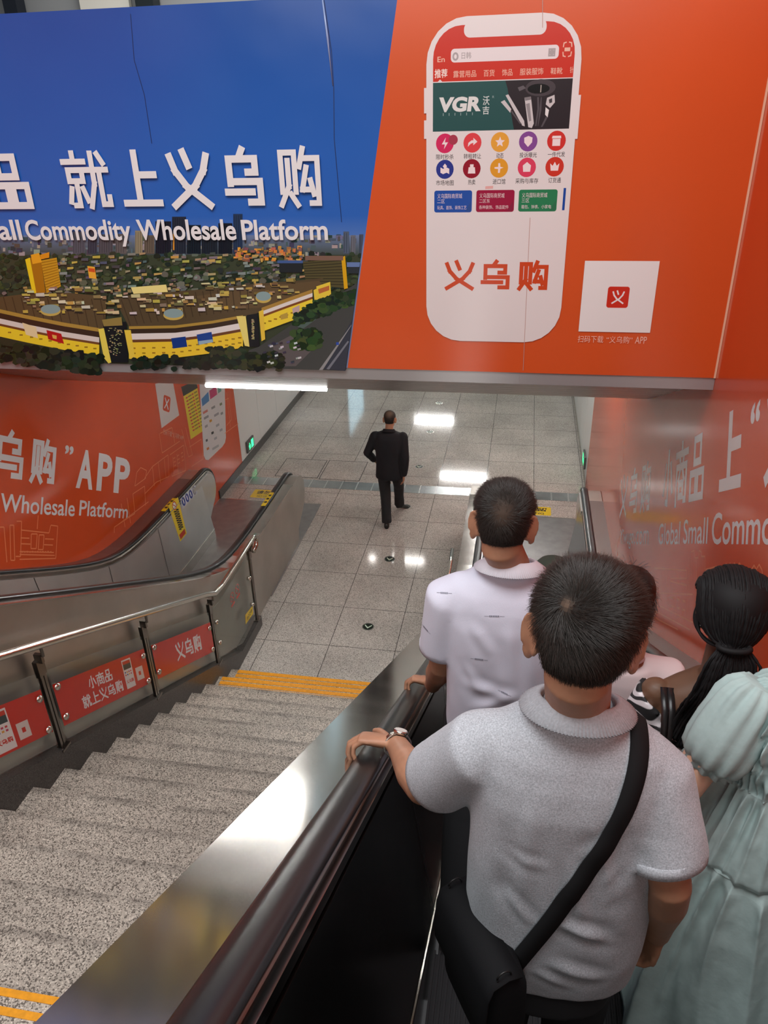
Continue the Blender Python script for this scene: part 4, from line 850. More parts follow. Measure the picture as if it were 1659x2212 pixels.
for (x, y, w, c) in ((438, 890, 10, (200, 120, 110)), (440, 902, 10, (150, 150, 150)), (456, 880, 8, (150, 150, 150)), (474, 872, 5, (110, 120, 90)), (452, 908, 5, (190, 140, 50)), (462, 896, 10, (160, 160, 164)), (476, 892, 5, (150, 150, 150)), (442, 920, 6, (160, 160, 160)), (456, 934, 5, (60, 60, 66)), (466, 918, 7, (170, 170, 174)), (444, 950, 4, (90, 90, 96)), (446, 968, 5, (200, 120, 60)), (462, 946, 6, (170, 170, 176)), (458, 968, 14, (180, 180, 184)), (474, 928, 6, (170, 170, 176))):
    PLp([(x, y), (x + w, y - w * .6), (x + w + 1, y - w * .6 + 5), (x + 1, y + 5)], lin(c))
def art(P, px_lists, plane_x, wd):
    for l in px_lists: P.line([P.uv(at_x(a / P.sc + P.ox, b_ / P.sc + P.oy, plane_x)) for a, b_ in l], wd, LINE, False)
PL.sc, PL.ox, PL.oy = 2.37, 0, 780
art(PL, [[(585, 880), (585, 850), (690, 780), (680, 680), (740, 640), (745, 740)], [(690, 640), (700, 570), (720, 545), (750, 560), (745, 600), (690, 640)], [(740, 600), (780, 540), (860, 480), (865, 590), (800, 620), (740, 680)], [(780, 540), (790, 640)], [(810, 520), (822, 625)], [(840, 500), (850, 600)], [(815, 370), (830, 470), (920, 410)], [(820, 370), (880, 340), (895, 420)], [(930, 350), (965, 490), (985, 480), (950, 340)], [(870, 480), (940, 430), (950, 560), (880, 590)], [(885, 490), (890, 580)], [(905, 475), (912, 575)], [(970, 440), (1030, 400), (1040, 500), (980, 540)], [(1150, 200), (1170, 190), (1185, 300), (1160, 330)], [(1160, 160), (1180, 340)], [(1190, 140), (1205, 300)], [(1150, 370), (1220, 320)], [(600, 840), (760, 720)], [(620, 730), (640, 850)], [(650, 700), (668, 830)], [(1070, 540), (1080, 600)], [(0, 850), (20, 850), (35, 1030)], [(50, 840), (55, 1020), (75, 1020), (70, 840), (50, 840)], [(85, 820), (110, 820), (105, 1000), (80, 1000)], [(110, 865), (250, 880), (260, 840), (295, 845), (285, 1010), (100, 1015)], [(160, 885), (190, 885), (185, 960), (158, 960), (160, 885)], [(200, 890), (225, 890), (220, 965), (195, 965), (200, 890)], [(105, 905), (150, 907)], [(230, 910), (275, 912)], [(105, 935), (155, 937)], [(225, 940), (270, 942)], [(100, 975), (275, 980)], [(100, 990), (280, 995)], [(195, 790), (190, 860)]], XL, .011)
for k in range(12): PLp([(46 + k * 5.6, 1190 + (k % 2)), (49.5 + k * 5.6, 1190.3), (49.2 + k * 5.6, 1194), (45.8 + k * 5.6, 1193.7)], LINE); 
for k in range(9): PLp([(374 + (k % 3) * 8 + k * .3, 990 + (k // 3) * 8 - (k % 3) * 5.5), (378 + (k % 3) * 8 + k * .3, 987 + (k // 3) * 8 - (k % 3) * 5.5), (378.6 + (k % 3) * 8 + k * .3, 989 + (k // 3) * 8 - (k % 3) * 5.5), (374.6 + (k % 3) * 8 + k * .3, 992 + (k // 3) * 8 - (k % 3) * 5.5)], LINE)
PL.build('film', PRINT_WALL, wa)
wa2 = thing('wall_advert', 'orange advert with slanting white lettering beside the passengers on the right wall', 'wall advert')
PR = Print((XR, 0, 0), (0, -C30, S30), (0, S30, C30), (-1, 0, 0))
for k, t in enumerate('义乌购'): PR.glyphs(t, -5.60 + k * .632, 4.905, .50, .445, 0, WHT, .105)
for k, t in enumerate('小商品'): PR.glyphs(t, -3.35 + k * .435, 4.90, .40, .44, 0, WHT, .125)
PR.glyphs('上', -1.76, 4.905, .42, .45, 0, WHT, .17); PR.text('“', -1.24, 5.225, -1.10, 5.325, WHT, .03)
for k, t in enumerate('义乌购'): PR.glyphs(t, -1.02 + k * .47, 4.905, .43, .445, 0, WHT, .15)
PR.text('Yiwugo', -5.44, 4.605, -4.57, 4.80, WHT, .006); PR.text('.com', -4.53, 4.648, -3.82, 4.765, WHT, -.004)
PR.text('Global', -3.40, 4.650, -2.66, 4.805, WHT, .008); PR.text('Small', -2.56, 4.655, -1.94, 4.81, WHT, .008); PR.text('Commodity', -1.85, 4.60, -.36, 4.825, WHT, .012)
PR.sc, PR.ox, PR.oy = 3.16, 1180, 800
art(PR, [[(990, 1400), (990, 1240), (1010, 1230), (1015, 1280), (1040, 1280), (1045, 1230), (1060, 1240), (1060, 1270), (1085, 1270), (1085, 1400)], [(975, 1275), (975, 1500)], [(1025, 1280), (1028, 1480)], [(740, 1350), (960, 1365), (960, 1420), (850, 1420), (840, 1480)], [(780, 1370), (785, 1620)], [(820, 1400), (830, 1600)], [(850, 1440), (960, 1470), (955, 1500)], [(770, 1520), (1000, 1530)], [(1090, 1360), (1160, 1340), (1200, 1350), (1230, 1320), (1245, 1345), (1255, 1315), (1270, 1345), (1285, 1315), (1300, 1345), (1320, 1315), (1340, 1350), (1400, 1365), (1420, 1330), (1435, 1360), (1455, 1325), (1475, 1365), (1480, 1420)], [(760, 1600), (1000, 1720)], [(740, 1640), (980, 1770)], [(720, 1680), (900, 1770)], [(760, 1560), (760, 1640)], [(880, 1600), (885, 1680)], [(930, 1620), (935, 1710)]], XR, .009)
for k in range(6):
    x, y = 1180 + (855 + k % 3 * 38) / 3.16, 800 + (1600 + k % 3 * 12 + (k // 3) * -60) / 3.16; PR.poly([PR.uv(at_x(a, b_, XR)) for a, b_ in ((x, y), (x + 6, y + 2), (x + 6, y + 7), (x, y + 5))], LINE)
PR.build('film', PRINT_WALL, wa2)
# ================================================================== people
def skin_mat(name, c): 
    m = mat(name, c, .5, 0, .4, noise_s=18, noise_a=.10, bump=(160, .12, .002)); b = m.node_tree.nodes['Principled BSDF']
    b.inputs['Subsurface Weight'].default_value = .12; b.inputs['Subsurface Radius'].default_value = (.010, .004, .002); return m
SKIN = skin_mat('tan_skin', lin((174, 128, 101))); SKIN_L = skin_mat('light_skin', lin((222, 178, 152))); SKIN_D = skin_mat('dark_skin', lin((104, 74, 56)))
HAIR = mat('black_hair', (.010, .009, .008), .45, 0, .4); SHOE = mat('black_shoe', (.012, .011, .011), .35)
TROUSER = mat('dark_trousers', (.014, .014, .016), .85, bump=(300, .2, .001))
def knit(name, c, heather=.10, sc=380):
    m = mat(name, c, .9, 0, .15, noise_s=sc * 1.3, noise_a=heather, bump=(sc, .35, .0012)); m.node_tree.nodes['Principled BSDF'].inputs['Sheen Weight'].default_value = .15; return m
def solidify(mb, name, mats, parent, vox, smooth_it=6, fac=.6, post=None, bevel=0):
    """melts overlapping volumes into one continuous surface and returns the finished mesh object"""
    me = mb.mesh(name + '_raw', [mats]); bm = bmesh.new(); bm.from_mesh(me); bmesh.ops.recalc_face_normals(bm, faces=bm.faces); bm.to_mesh(me); bm.free()
    o = bpy.data.objects.new(name + '_raw', me); COL.objects.link(o)
    r = o.modifiers.new('r', 'REMESH'); r.mode = 'VOXEL'; r.voxel_size = vox; r.adaptivity = 0
    s = o.modifiers.new('s', 'SMOOTH'); s.iterations = smooth_it; s.factor = fac
    bpy.context.view_layer.update()
    out = bpy.data.meshes.new_from_object(o.evaluated_get(bpy.context.evaluated_depsgraph_get())); out.name = name
    bpy.data.objects.remove(o); bpy.data.meshes.remove(me)
    n = len(out.vertices)
    if post is not None:
        co = np.empty(n * 3); out.vertices.foreach_get('co', co); no = np.empty(n * 3); out.vertices.foreach_get('normal', no)
        co = co.reshape(-1, 3); no = no.reshape(-1, 3); co = post(co, no); out.vertices.foreach_set('co', co.reshape(-1)); out.update()
    out.materials.clear(); out.materials.append(mats)
    out.polygons.foreach_set('use_smooth', [True] * len(out.polygons))
    return link(bpy.data.objects.new(name, out), parent)
def A_(*p): return np.array(p, float)
def unit(v): v = np.array(v, float); return v / (np.linalg.norm(v) + 1e-12)
def rot_z(a): c, s = math.cos(a), math.sin(a); return np.array([[c, -s, 0], [s, c, 0], [0, 0, 1]])
def rot_x(a): c, s = math.cos(a), math.sin(a); return np.array([[1, 0, 0], [0, c, -s], [0, s, c]])
def rot_y(a): c, s = math.cos(a), math.sin(a); return np.array([[c, 0, s], [0, 1, 0], [-s, 0, c]])
HEAD_R = [  # height over the head centre, half width, front depth, back depth, centre shift forward
    (-.118, .030, .030, .020, .060), (-.105, .045, .045, .045, .040), (-.085, .055, .058, .062, .024), (-.060, .062, .068, .074, .012), (-.030, .068, .078, .086, .004), (.0, .073, .088, .094, .0),
    (.030, .0765, .090, .098, .0), (.060, .075, .086, .095, .0), (.085, .067, .074, .083, -.002), (.104, .052, .056, .064, -.004), (.116, .032, .034, .040, -.006), (.121, .010, .012, .014, -.008)]
def head_ring(r, inflate=0., n=28):
    z, w, f, b, s = r; P = []
    for a in np.linspace(0, 2 * PI, n, endpoint=False):
        ca, sa = math.cos(a), math.sin(a); d = f if sa > 0 else b
        P.append(A_((w + inflate) * ca, s + (d + inflate) * sa, z))
    return P
class Head:
    def __init__(s, c, yaw=0., pitch=0., roll=0., k=1.0): s.c = A_(*c); s.M = rot_z(yaw) @ rot_y(roll) @ rot_x(pitch) * k; s.k = k
    def w(s, p): return s.c + s.M @ A_(*p)
    def add(s, mb, ears=True, ear_out=.55, es=1.25):
        mb.loft([[s.w(p) for p in head_ring(r)] for r in HEAD_R])
        # nose, brow, cheeks, lips, chin
        mb.tube([s.w((0, .086, .022)), s.w((0, .100, -.012)), s.w((0, .106, -.028))], [.008 * s.k, .011 * s.k, .014 * s.k], 8, round_ends=True)
        for q in (-1, 1):
            mb.ell(s.w((q * .013, .094, -.030)), .009 * s.k, .010 * s.k, .008 * s.k); mb.ell(s.w((q * .030, .082, .034)), .024 * s.k, .010 * s.k, .007 * s.k); mb.ell(s.w((q * .032, .079, .014)), .014 * s.k, .009 * s.k, .009 * s.k); mb.ell(s.w((q * .042, .062, -.026)), .02 * s.k, .018 * s.k, .018 * s.k)
        mb.ell(s.w((0, .086, -.056)), .024 * s.k, .010 * s.k, .005 * s.k); mb.ell(s.w((0, .084, -.066)), .021 * s.k, .010 * s.k, .006 * s.k); mb.ell(s.w((0, .074, -.096)), .02 * s.k, .016 * s.k, .014 * s.k)
        if ears:
            for q in (-1, 1):
                R = s.M / s.k @ rot_z(-q * ear_out); c = s.w((q * .081, -.008, -.010)); K = s.k * es
                mb.ell(c + R @ A_(q * .006, -.010, .004) * K, .0055 * K, .019 * K, .031 * K, R, 16, 12); mb.ell(c + R @ A_(q * .004, -.002, -.022) * K, .006 * K, .011 * K, .014 * K, R)
                rim = [c + R @ A_(q * .009, -.010 + .018 * math.cos(t), .006 + .029 * math.sin(t)) * K for t in np.linspace(-.6, PI + .9, 12)]; mb.tube(rim, .0042 * K, 6, round_ends=True)
                mb.ell(c + R @ A_(-q * .004, .004, 0) * K, .010 * K, .012 * K, .020 * K, R)
def arm(mb, sh, el, wr, r=(.050, .044, .038, .041, .027)):
    sh, el, wr = A_(*sh), A_(*el), A_(*wr)
    mb.tube([sh, lerp(sh, el, .45), el, lerp(el, wr, .3), lerp(el, wr, .75), wr], [r[0], r[1], r[2], r[3], r[4] * 1.12, r[4]], 16, round_ends=True)
def hand(mb, wr, f, n, s, curls=((.5, .6, .4),) * 4, k=1.0, thumb=(.3, .4), spread=.05, tdir=None):
    """wr wrist, f finger direction, n back of the hand, s towards the thumb"""
    wr, f, n, s = A_(*wr), unit(f), unit(n), unit(s)
    secs = [(-.01, .024, .019, 0), (.02, .030, .018, .002), (.05, .039, .017, .003), (.08, .042, .0145, .002), (.092, .041, .012, 0)]
    mb.loft([[wr + k * (f * d + s * (w * math.cos(a) + o) + n * t * math.sin(a)) for a in np.linspace(0, 2 * PI, 16, endpoint=False)] for d, w, t, o in secs])
    lens = ((.040, .024, .020), (.044, .028, .021), (.041, .026, .021), (.032, .020, .018))
    for i in range(4):
        off = (.031, .0105, -.0105, -.031)[i]; p = wr + k * (f * (.088 - (0, -.004, 0, .008)[i] if False else .088 - (.002, 0, .002, .009)[i]) + s * off)
        a = 0; d0 = unit(f + s * (1.5 - i) * spread); P = [p - d0 * .012 * k, p]; 
        for L, cu in zip(lens[i], curls[i]):
            a += cu; d = d0 * math.cos(a) - n * math.sin(a); P.append(P[-1] + d * L * k)
        rr_ = (.0098, .0096, .0088, .0082, .0070) if i < 3 else (.0086, .0084, .0078, .0072, .0062)
        mb.tube(P, [q * k for q in rr_], 10, round_ends=True)
    b = wr + k * (f * .022 + s * .026 - n * .003); td = unit(tdir) if tdir is not None else unit(f * .62 + s * .75 - n * .15)
    t2 = unit(td * math.cos(thumb[0]) + (f * .8 - n * .5) * math.sin(thumb[0])); t3 = unit(td * math.cos(thumb[0] + thumb[1]) + (f * .7 - n * .8) * math.sin(thumb[0] + thumb[1]))
    P = [b - td * .014 * k, b + td * .030 * k, b + td * .038 * k + t2 * .026 * k, b + td * .038 * k + t2 * .030 * k + t3 * .022 * k]
    mb.tube(P, [.015 * k, .0125 * k, .0105 * k, .0085 * k], 10, round_ends=True)
def ering(c, rx, ry, n=32, ex=2.3, tilt=0., M=None):
    P = []
    for a in np.linspace(0, 2 * PI, n, endpoint=False):
        ca, sa = math.cos(a), math.sin(a); x = rx * abs(ca) ** (2 / ex) * (1 if ca >= 0 else -1); y = ry * abs(sa) ** (2 / ex) * (1 if sa >= 0 else -1)
        p = A_(x, y, tilt * y); P.append(A_(*c) + (M @ p if M is not None else p))
    return P
def legs(mb, hip, feet_z, sp=.10, r=(.095, .062, .05), feet=None):
    for q in (-1, 1):
        h = A_(hip[0] + q * .085, hip[1], hip[2]); f = A_(*feet[(q + 1) // 2]) if feet else A_(hip[0] + q * sp, hip[1], feet_z + .09); k = (h + f) / 2 + A_(0, .02, .02)
        mb.tube([h, lerp(h, k, .5), k, lerp(k, f, .4), f], [r[0], r[0] * .88, r[1], r[1] * .95, r[2]], 14, round_ends=True)
def shoe(parent, p, yaw=0., pitch=0., L=.27, m=None):
    mb = MB(); M = rot_z(yaw) @ rot_x(pitch); secs = [(-.08, .030, .060), (-.06, .038, .085), (.0, .040, .09), (.05, .042, .062), (.11, .046, .05), (.16, .040, .04), (.185, .020, .026)]
    mb.loft([[A_(*p) + M @ A_(w * math.cos(a), d, max(-.0, h / 2 + h / 2 * math.sin(a))) for a in np.linspace(0, 2 * PI, 14, endpoint=False)] for d, w, h in secs])
    mb2 = mb.build('shoe', m or SHOE, parent, True); return mb2
def wrinkles(creases, amp=.004, sc=7., seed=0., dirn=(1, 1, .5)):
    """fold field: broad noise folds plus drawn creases (p, q, width, height)"""
    cr = [(A_(*p), A_(*q), w, h) for p, q, w, h in creases]
    def post(co, no):
        d = np.zeros(len(co))
        if amp:
            for i, p in enumerate(co):
                d[i] = amp * (noise.noise((p[0] * sc * dirn[0] + seed, p[1] * sc * dirn[1], p[2] * sc * dirn[2])) + .5 * noise.noise((p[0] * sc * 2.3 * dirn[0], p[1] * sc * 2.3 * dirn[1] + seed, p[2] * sc * 2.3 * dirn[2])))
        for p, q, w, h in cr:
            v = q - p; t = np.clip(((co - p) @ v) / (v @ v), 0, 1); dist = np.linalg.norm(co - (p + t[:, None] * v), axis=1)
            d += h * np.exp(-(dist / w) ** 2) * np.sin(PI * np.clip(t, .0, 1)) - .45 * h * np.exp(-((dist - 1.7 * w) / w) ** 2) * np.sin(PI * np.clip(t, 0, 1))
        return co + no * d[:, None]
    return post
def collar(parent, m, c, rx, ry, h, flare, tilt=.25, rib=0., name='collar', open_front=.35):
    mb = MB(); n = 260; rings = []
    A = np.linspace(-PI / 2 - PI + open_front, -PI / 2 + PI - open_front, n)
    for i, a in enumerate(A):
        ca, sa = math.cos(a), math.sin(a); u = A_(ca, sa, 0); b = A_(c[0] + rx * ca, c[1] + ry * sa, c[2] - tilt * ry * sa); w = 1 + rib * math.sin(i * 2.2)
        prof = [(-.004, -.03), (-.001, h * .75), (.002, h), (.006, h * 1.0), (.010, h * .90), (flare * w, -.004), (flare * w - .002, -.007), (flare * .6, h * .2), (.003, h * .6)]
        rings.append([b + u * p + A_(0, 0, q) for p, q in prof])
    mb.loft(rings, closed=True, caps=True); o = mb.build(name, m, parent, True); return o
def hair_curves(name, parent, roots, dirs, norms, lens, rad, droop=.35, n=6, jit=.12, m=None):
    """short combed strands growing from the scalp"""
    N = len(roots); hc = bpy.data.hair_curves.new(name); hc.add_curves([n] * N)
    P = np.empty((N, n, 3)); r = np.random.default_rng(3); d = dirs + r.normal(0, jit, dirs.shape); d /= np.linalg.norm(d, axis=1)[:, None]
    p = roots.copy(); P[:, 0] = p; v = d.copy()
    for i in range(1, n):
        p = p + v * (lens / (n - 1))[:, None]; P[:, i] = p; v = v - norms * (droop / n) * 1.0 + A_(0, 0, -.05); v /= np.linalg.norm(v, axis=1)[:, None]
    hc.position_data.foreach_set('vector', P.reshape(-1).astype(np.float32))
    a = hc.attributes.new('radius', 'FLOAT', 'POINT'); a.data.foreach_set('value', np.tile(np.linspace(rad, rad * .35, n), N).astype(np.float32))
    hc.materials.append(m or HAIR); o = bpy.data.objects.new(name, hc); link(o, parent); tag(o, kind='stuff'); return o
SCALP = print_mat('scalp', .7, .2)
STRAND = bpy.data.materials.new('hair_strand'); STRAND.use_nodes = True
_b = STRAND.node_tree.nodes['Principled BSDF']; _b.inputs['Base Color'].default_value = (.026, .021, .017, 1); _b.inputs['Roughness'].default_value = .38; _b.inputs['Specular IOR Level'].default_value = .6
def short_hair(H, parent, whorl, N, L, low=-.075, thin=.05, front_z=.05, bald=0., rad=.00032, swirl=.75, seed=1, side_fade=.4, scalp=1.):
    """scalp cap plus combed strands turning round the whorl; H is the head, whorl a direction in head space"""
    r = np.random.default_rng(seed); S = A_(0, -.002, .012); wd = unit(whorl)
    def surf(u):   # point of the head surface in direction u from S (radial, from the ring table)
        u = unit(u); lo, hi = .02, .2
        for _ in range(18):
            md = (lo + hi) / 2; p = S + u * md; z = p[2]
            if z >= HEAD_R[-1][0]: hi = md; continue
            i = max(j for j in range(len(HEAD_R)) if HEAD_R[j][0] <= max(z, HEAD_R[0][0] + 1e-6)); i = min(i, len(HEAD_R) - 2); t = (z - HEAD_R[i][0]) / (HEAD_R[i + 1][0] - HEAD_R[i][0])
            w, f, b, s = (lerp(HEAD_R[i][k], HEAD_R[i + 1][k], t) for k in (1, 2, 3, 4)); y = p[1] - s; d = f if y > 0 else b
            if (p[0] / w) ** 2 + (y / d) ** 2 < 1: lo = md
            else: hi = md
        return S + u * lo
    def allowed(p):
        if p[1] > .03: return p[2] > front_z - .02 + (p[1] - .03) * .9 or (abs(p[0]) > .05 and p[2] > .02 and p[1] < .045)
        lim = low + max(0, abs(p[0]) - .016) * .95
        if abs(p[0]) > .060 and -.046 < p[1] < .022: lim = max(lim, .026)
        return p[2] > lim
    us = r.normal(size=(int(N * 2.0), 3)); us /= np.linalg.norm(us, axis=1)[:, None]
    R_, D_, N_, L_ = [], [], [], []
    for u in us:
        p = surf(u)
        if not allowed(p): continue
        ang = math.acos(max(-1, min(1, float(unit(p - S) @ wd))))
        if ang < thin and r.random() < .55 * (1 - ang / thin) + bald: continue
        if ang < thin * 2.2 and r.random() < .35 * (1 - ang / (thin * 2.2)): continue
        nrm = unit(A_(p[0] / .077 ** 2, p[1] / .095 ** 2, (p[2] - .0) / .115 ** 2))
        rad_t = unit(p - S) - wd * math.cos(ang); rad_t = rad_t - nrm * (rad_t @ nrm); rad_t = unit(rad_t) if ang > .02 else unit(r.normal(size=3))
        tan = np.cross(nrm, rad_t); sw = swirl * math.exp(-ang / .55)
        down = A_(0, 0, -1) - nrm * (-nrm[2]); kdown = max(0, min(1, (ang - .9) / .8)) * (1 if p[1] < .03 else 0)
        d = unit(rad_t * math.cos(sw) + tan * math.sin(sw)) * (1 - kdown) + kdown * down
        lift = .55 if p[2] > .05 else .32
        fade = 1.0 if p[2] > .02 else max(side_fade, 1 - (.02 - p[2]) * 7.5)
        R_.append(p - nrm * .001); D_.append(unit(d + nrm * lift)); N_.append(nrm); L_.append(L * fade * r.uniform(.75, 1.1) * (1.0 if ang > thin else .8))
        if len(R_) >= N: break
    R_, D_, N_ = (np.array(q) for q in (R_, D_, N_)); Mn = H.M / H.k
    # scalp cap under the strands
    mb = MB(); nu, nv = 72, 48; G = {}
    for i in range(nu):
        for j in range(nv):
            th = 2 * PI * i / nu; ph = -.95 + (PI / 2 + .95) * j / (nv - 1); G[i, j] = surf((math.cos(ph) * math.cos(th), math.cos(ph) * math.sin(th), math.sin(ph)))
    for i in range(nu):
        for j in range(nv - 1):
            q = [G[i, j], G[(i + 1) % nu, j], G[(i + 1) % nu, j + 1], G[i, j + 1]]
            c = sum(q) / 4; ang = math.acos(max(-1, min(1, float(unit(c - S) @ wd))))
            if all(allowed(p) for p in q) and (c[2] > low + .03 or c[1] > 0):
                w_ = math.exp(-(ang / (thin * 1.5)) ** 2) * scalp; mb.face([H.w(S + (p - S) * 1.016) for p in q], 0, tuple(lerp(a_, b_, w_) for a_, b_ in zip((.016, .0135, .012), (.20, .13, .09))))
    cap = mb.build('hair', SCALP, parent, True, weld=True)
    s = cap.modifiers.new('thickness', 'SOLIDIFY'); s.thickness = .0015; s.offset = 1
    hair_curves('hair_strands', cap, np.array([H.w(p) for p in R_]), D_ @ Mn.T, N_ @ Mn.T, np.array(L_) * H.k, rad, m=STRAND)
    return cap
# ------------------------------------------------------------------ the two men in polo shirts
def P_(px, py, y): return at_y(px, py, y)
RD, RN = A_(0, C30, -S30), A_(0, S30, C30)
def polo_man(label, c, H, fz, shL, shR, elL, wrL, elR, wrR, wtop, wbot, zt, zb, shirt_mat, rib_mat, creases, amp, seed, sleeve=(.80, .86), col_r=(.070, .068), hand_l=None, hand_r=None, hip_dy=0., vox=.0042, ear=(.62, 1.25), dpt=.13, fy=0.):
    """c = (x, y) of the spine, zt collar base, zb hem; wtop, wbot half widths at chest and hem"""
    t = thing('person', label, 'person'); cx, cy = c; Lz = zt - zb
    nk = A_(cx, cy + .01, zt)
    mb = MB(); H.add(mb, ear_out=ear[0], es=ear[1])
    mb.tube([nk + A_(0, -.01, -.10), nk, H.w((0, -.024, -.065)), H.w((0, -.022, -.02))], [.052, .061, .060, .055], 20, round_ends=True)
    S = [(0, wbot * .96, .85, 0.), (.16, wbot, 1., 0), (.42, lerp(wbot, wtop, .35), 1., 0), (.62, lerp(wbot, wtop, .8), .98, 0), (.76, wtop, .95, 0), (.84, wtop * .985, .86, 0), (.90, wtop * .88, .74, 0), (.945, wtop * .68, .64, .006), (.975, wtop * .47, .56, .010), (1.0, .070, .52, .012)]
    def rings(g): return [ering((cx + (zt - zb - f * Lz) * 0.0, cy + dy, zb + f * Lz), w + g, dpt * d + g, 40, 2.45) for f, w, d, dy in S]
    mb.loft(rings(-.022)); FT = [(cx - .10, fy, fz + .09), (cx + .10, fy, fz + .09)]; legs(mb, (cx, cy + .02, zb + .10), fz, feet=FT)
    for sh, el, wr in ((shL, elL, wrL), (shR, elR, wrR)): arm(mb, sh, el, wr, (.050, .049, .042, .045, .030))
    if hand_l: hand(mb, *hand_l)
    if hand_r: hand(mb, *hand_r)
    solidify(mb, 'body', SKIN, t, vox, 5, .5)
    mb = MB(); mb.loft(rings(.0)); ends = []
    for sh, el, k, q in ((shL, elL, sleeve[0], 1), (shR, elR, sleeve[1], -1)):
        e = lerp(sh, el, k); mb.tube([A_(cx - q * .075, cy, zt - .075), lerp(A_(cx - q * .075, cy, zt - .075), sh, .6) + A_(0, 0, .004), sh + A_(-q * .0, 0, -.005), lerp(sh, e, .55), e], [.050, .066, .079, .079, .082], 24); ends.append((e, unit(el - sh)))
    sh_ = solidify(mb, 'polo_shirt', shirt_mat, t, vox * 1.7, 10, .6, wrinkles(creases, amp, 9, seed, (1, 1, .45)))
    for pt, ax in ends:
        u = unit(np.cross(ax, A_(0, 0, 1))); v = np.cross(ax, u); m = MB(); rg = []; R = .0805
        for a in np.linspace(0, 2 * PI, 41):
            d = u * math.cos(a) + v * math.sin(a); rg.append([pt + d * (R - .005) - ax * .024, pt + d * (R + .0002) - ax * .022, pt + d * (R - .0004) + ax * .002, pt + d * (R - .006) + ax * .003])
        m.loft(rg); m.build('sleeve_hem', shirt_mat, sh_, True)
    collar(sh_, rib_mat, (cx, cy + .008, zt - .004), col_r[0], col_r[1], .026, .040, .42, .05)
    mb = MB(); mb.loft([ering((cx, cy + .01, z), rx, ry, ex=2.4) for z, rx, ry in ((zb - .10, .15, .11), (zb + .02, .168, .115), (zb + .12, .168, .115))])
    legs(mb, (cx, cy + .02, zb + .10), fz, .10, (.115, .092, .080), FT); solidify(mb, 'trousers', TROUSER, t, .012, 4)
    for q in (-1, 1): shoe(t, (cx + q * .10, fy, fz), -q * .12)
    return t, sh_
GREY = knit('grey_heather_knit', lin((176, 180, 186)), .27, 260)
RIB = mat('ribbed_collar_knit', lin((180, 184, 190)), .9, 0, .15, noise_s=220, noise_a=.12, bump=(500, .4, .001))
def B(px, py): return P_(px, py, 1.03)
cr = [(B(1000, 1760), B(1110, 1850), .012, .007), (B(1030, 1840), B(1190, 1890), .014, .006), (B(1060, 1660), B(1330, 1650), .018, .003), (B(1250, 1870), B(1420, 1800), .016, .006), (B(1300, 1930), B(1400, 1860), .014, .007), (B(1290, 1800), B(1330, 1960), .014, .008), (B(1330, 1780), B(1385, 1900), .012, .006), (B(1190, 1990), B(1330, 2050), .016, .009), (B(1230, 2010), B(1390, 2090), .014, .006), (B(1070, 1920), B(1150, 2010), .014, .008), (B(1040, 1880), B(1090, 1960), .012, .007), (B(1180, 2080), B(1330, 2150), .018, .008), (B(1010, 1790), B(1090, 1960), .013, .005), (B(1150, 2100), B(1250, 2160), .014, .005), (B(1330, 2000), B(1395, 1950), .013, .006), (B(1080, 1700), B(1180, 1740), .016, .004), (B(1150, 1750), B(1120, 1960), .02, .005), (B(1230, 1860), B(1260, 2010), .014, .006), (B(1420, 1700), B(1450, 1860), .014, .006), (B(1380, 1640), B(1440, 1760), .012, .005)]
g_wr, g_el = A_(-.268, 1.515, 3.778), A_(-.168, 1.275, 3.895)
HG = Head(P_(1260, 1368, 1.15), yaw=-.05, pitch=-.10, roll=.05, k=1.10)
grey, grey_shirt = polo_man('man in a grey polo shirt and steel wristwatch, nearest the camera', (.146, 1.165), HG, 2.86, A_(-.030, 1.165, 4.150), A_(.298, 1.165, 4.135), g_el, g_wr, A_(.356, 1.09, 3.905), A_(.386, 1.20, 3.60),
    .196, .198, 4.275, 3.515, GREY, RIB, [(p, q, w, h * 1.15) for p, q, w, h in cr], .0052, 3.1, (.70, .74), fy=1.30,
    hand_l=(g_wr + A_(-.006, .0, .004), A_(-.94, .10, -.02), A_(-.10, .42, .90), RD, ((.55, .75, .5), (.55, .8, .5), (.6, .8, .5), (.65, .8, .5)), 1.05, (.25, .3), .03, A_(-.45, .85, -.30)),
    hand_r=(A_(.386, 1.20, 3.60), A_(-.10, .10, -1), A_(.85, -.45, .1), A_(-.2, 1, 0), ((.35, .5, .4), (.4, .55, .4), (.45, .6, .45), (.5, .65, .5)), 1.0))
short_hair(HG, grey, (-.36, -.66, .70), 22000, .031, -.088, .055, .05, 0., .00036, 1.0, 5, .4, .5)
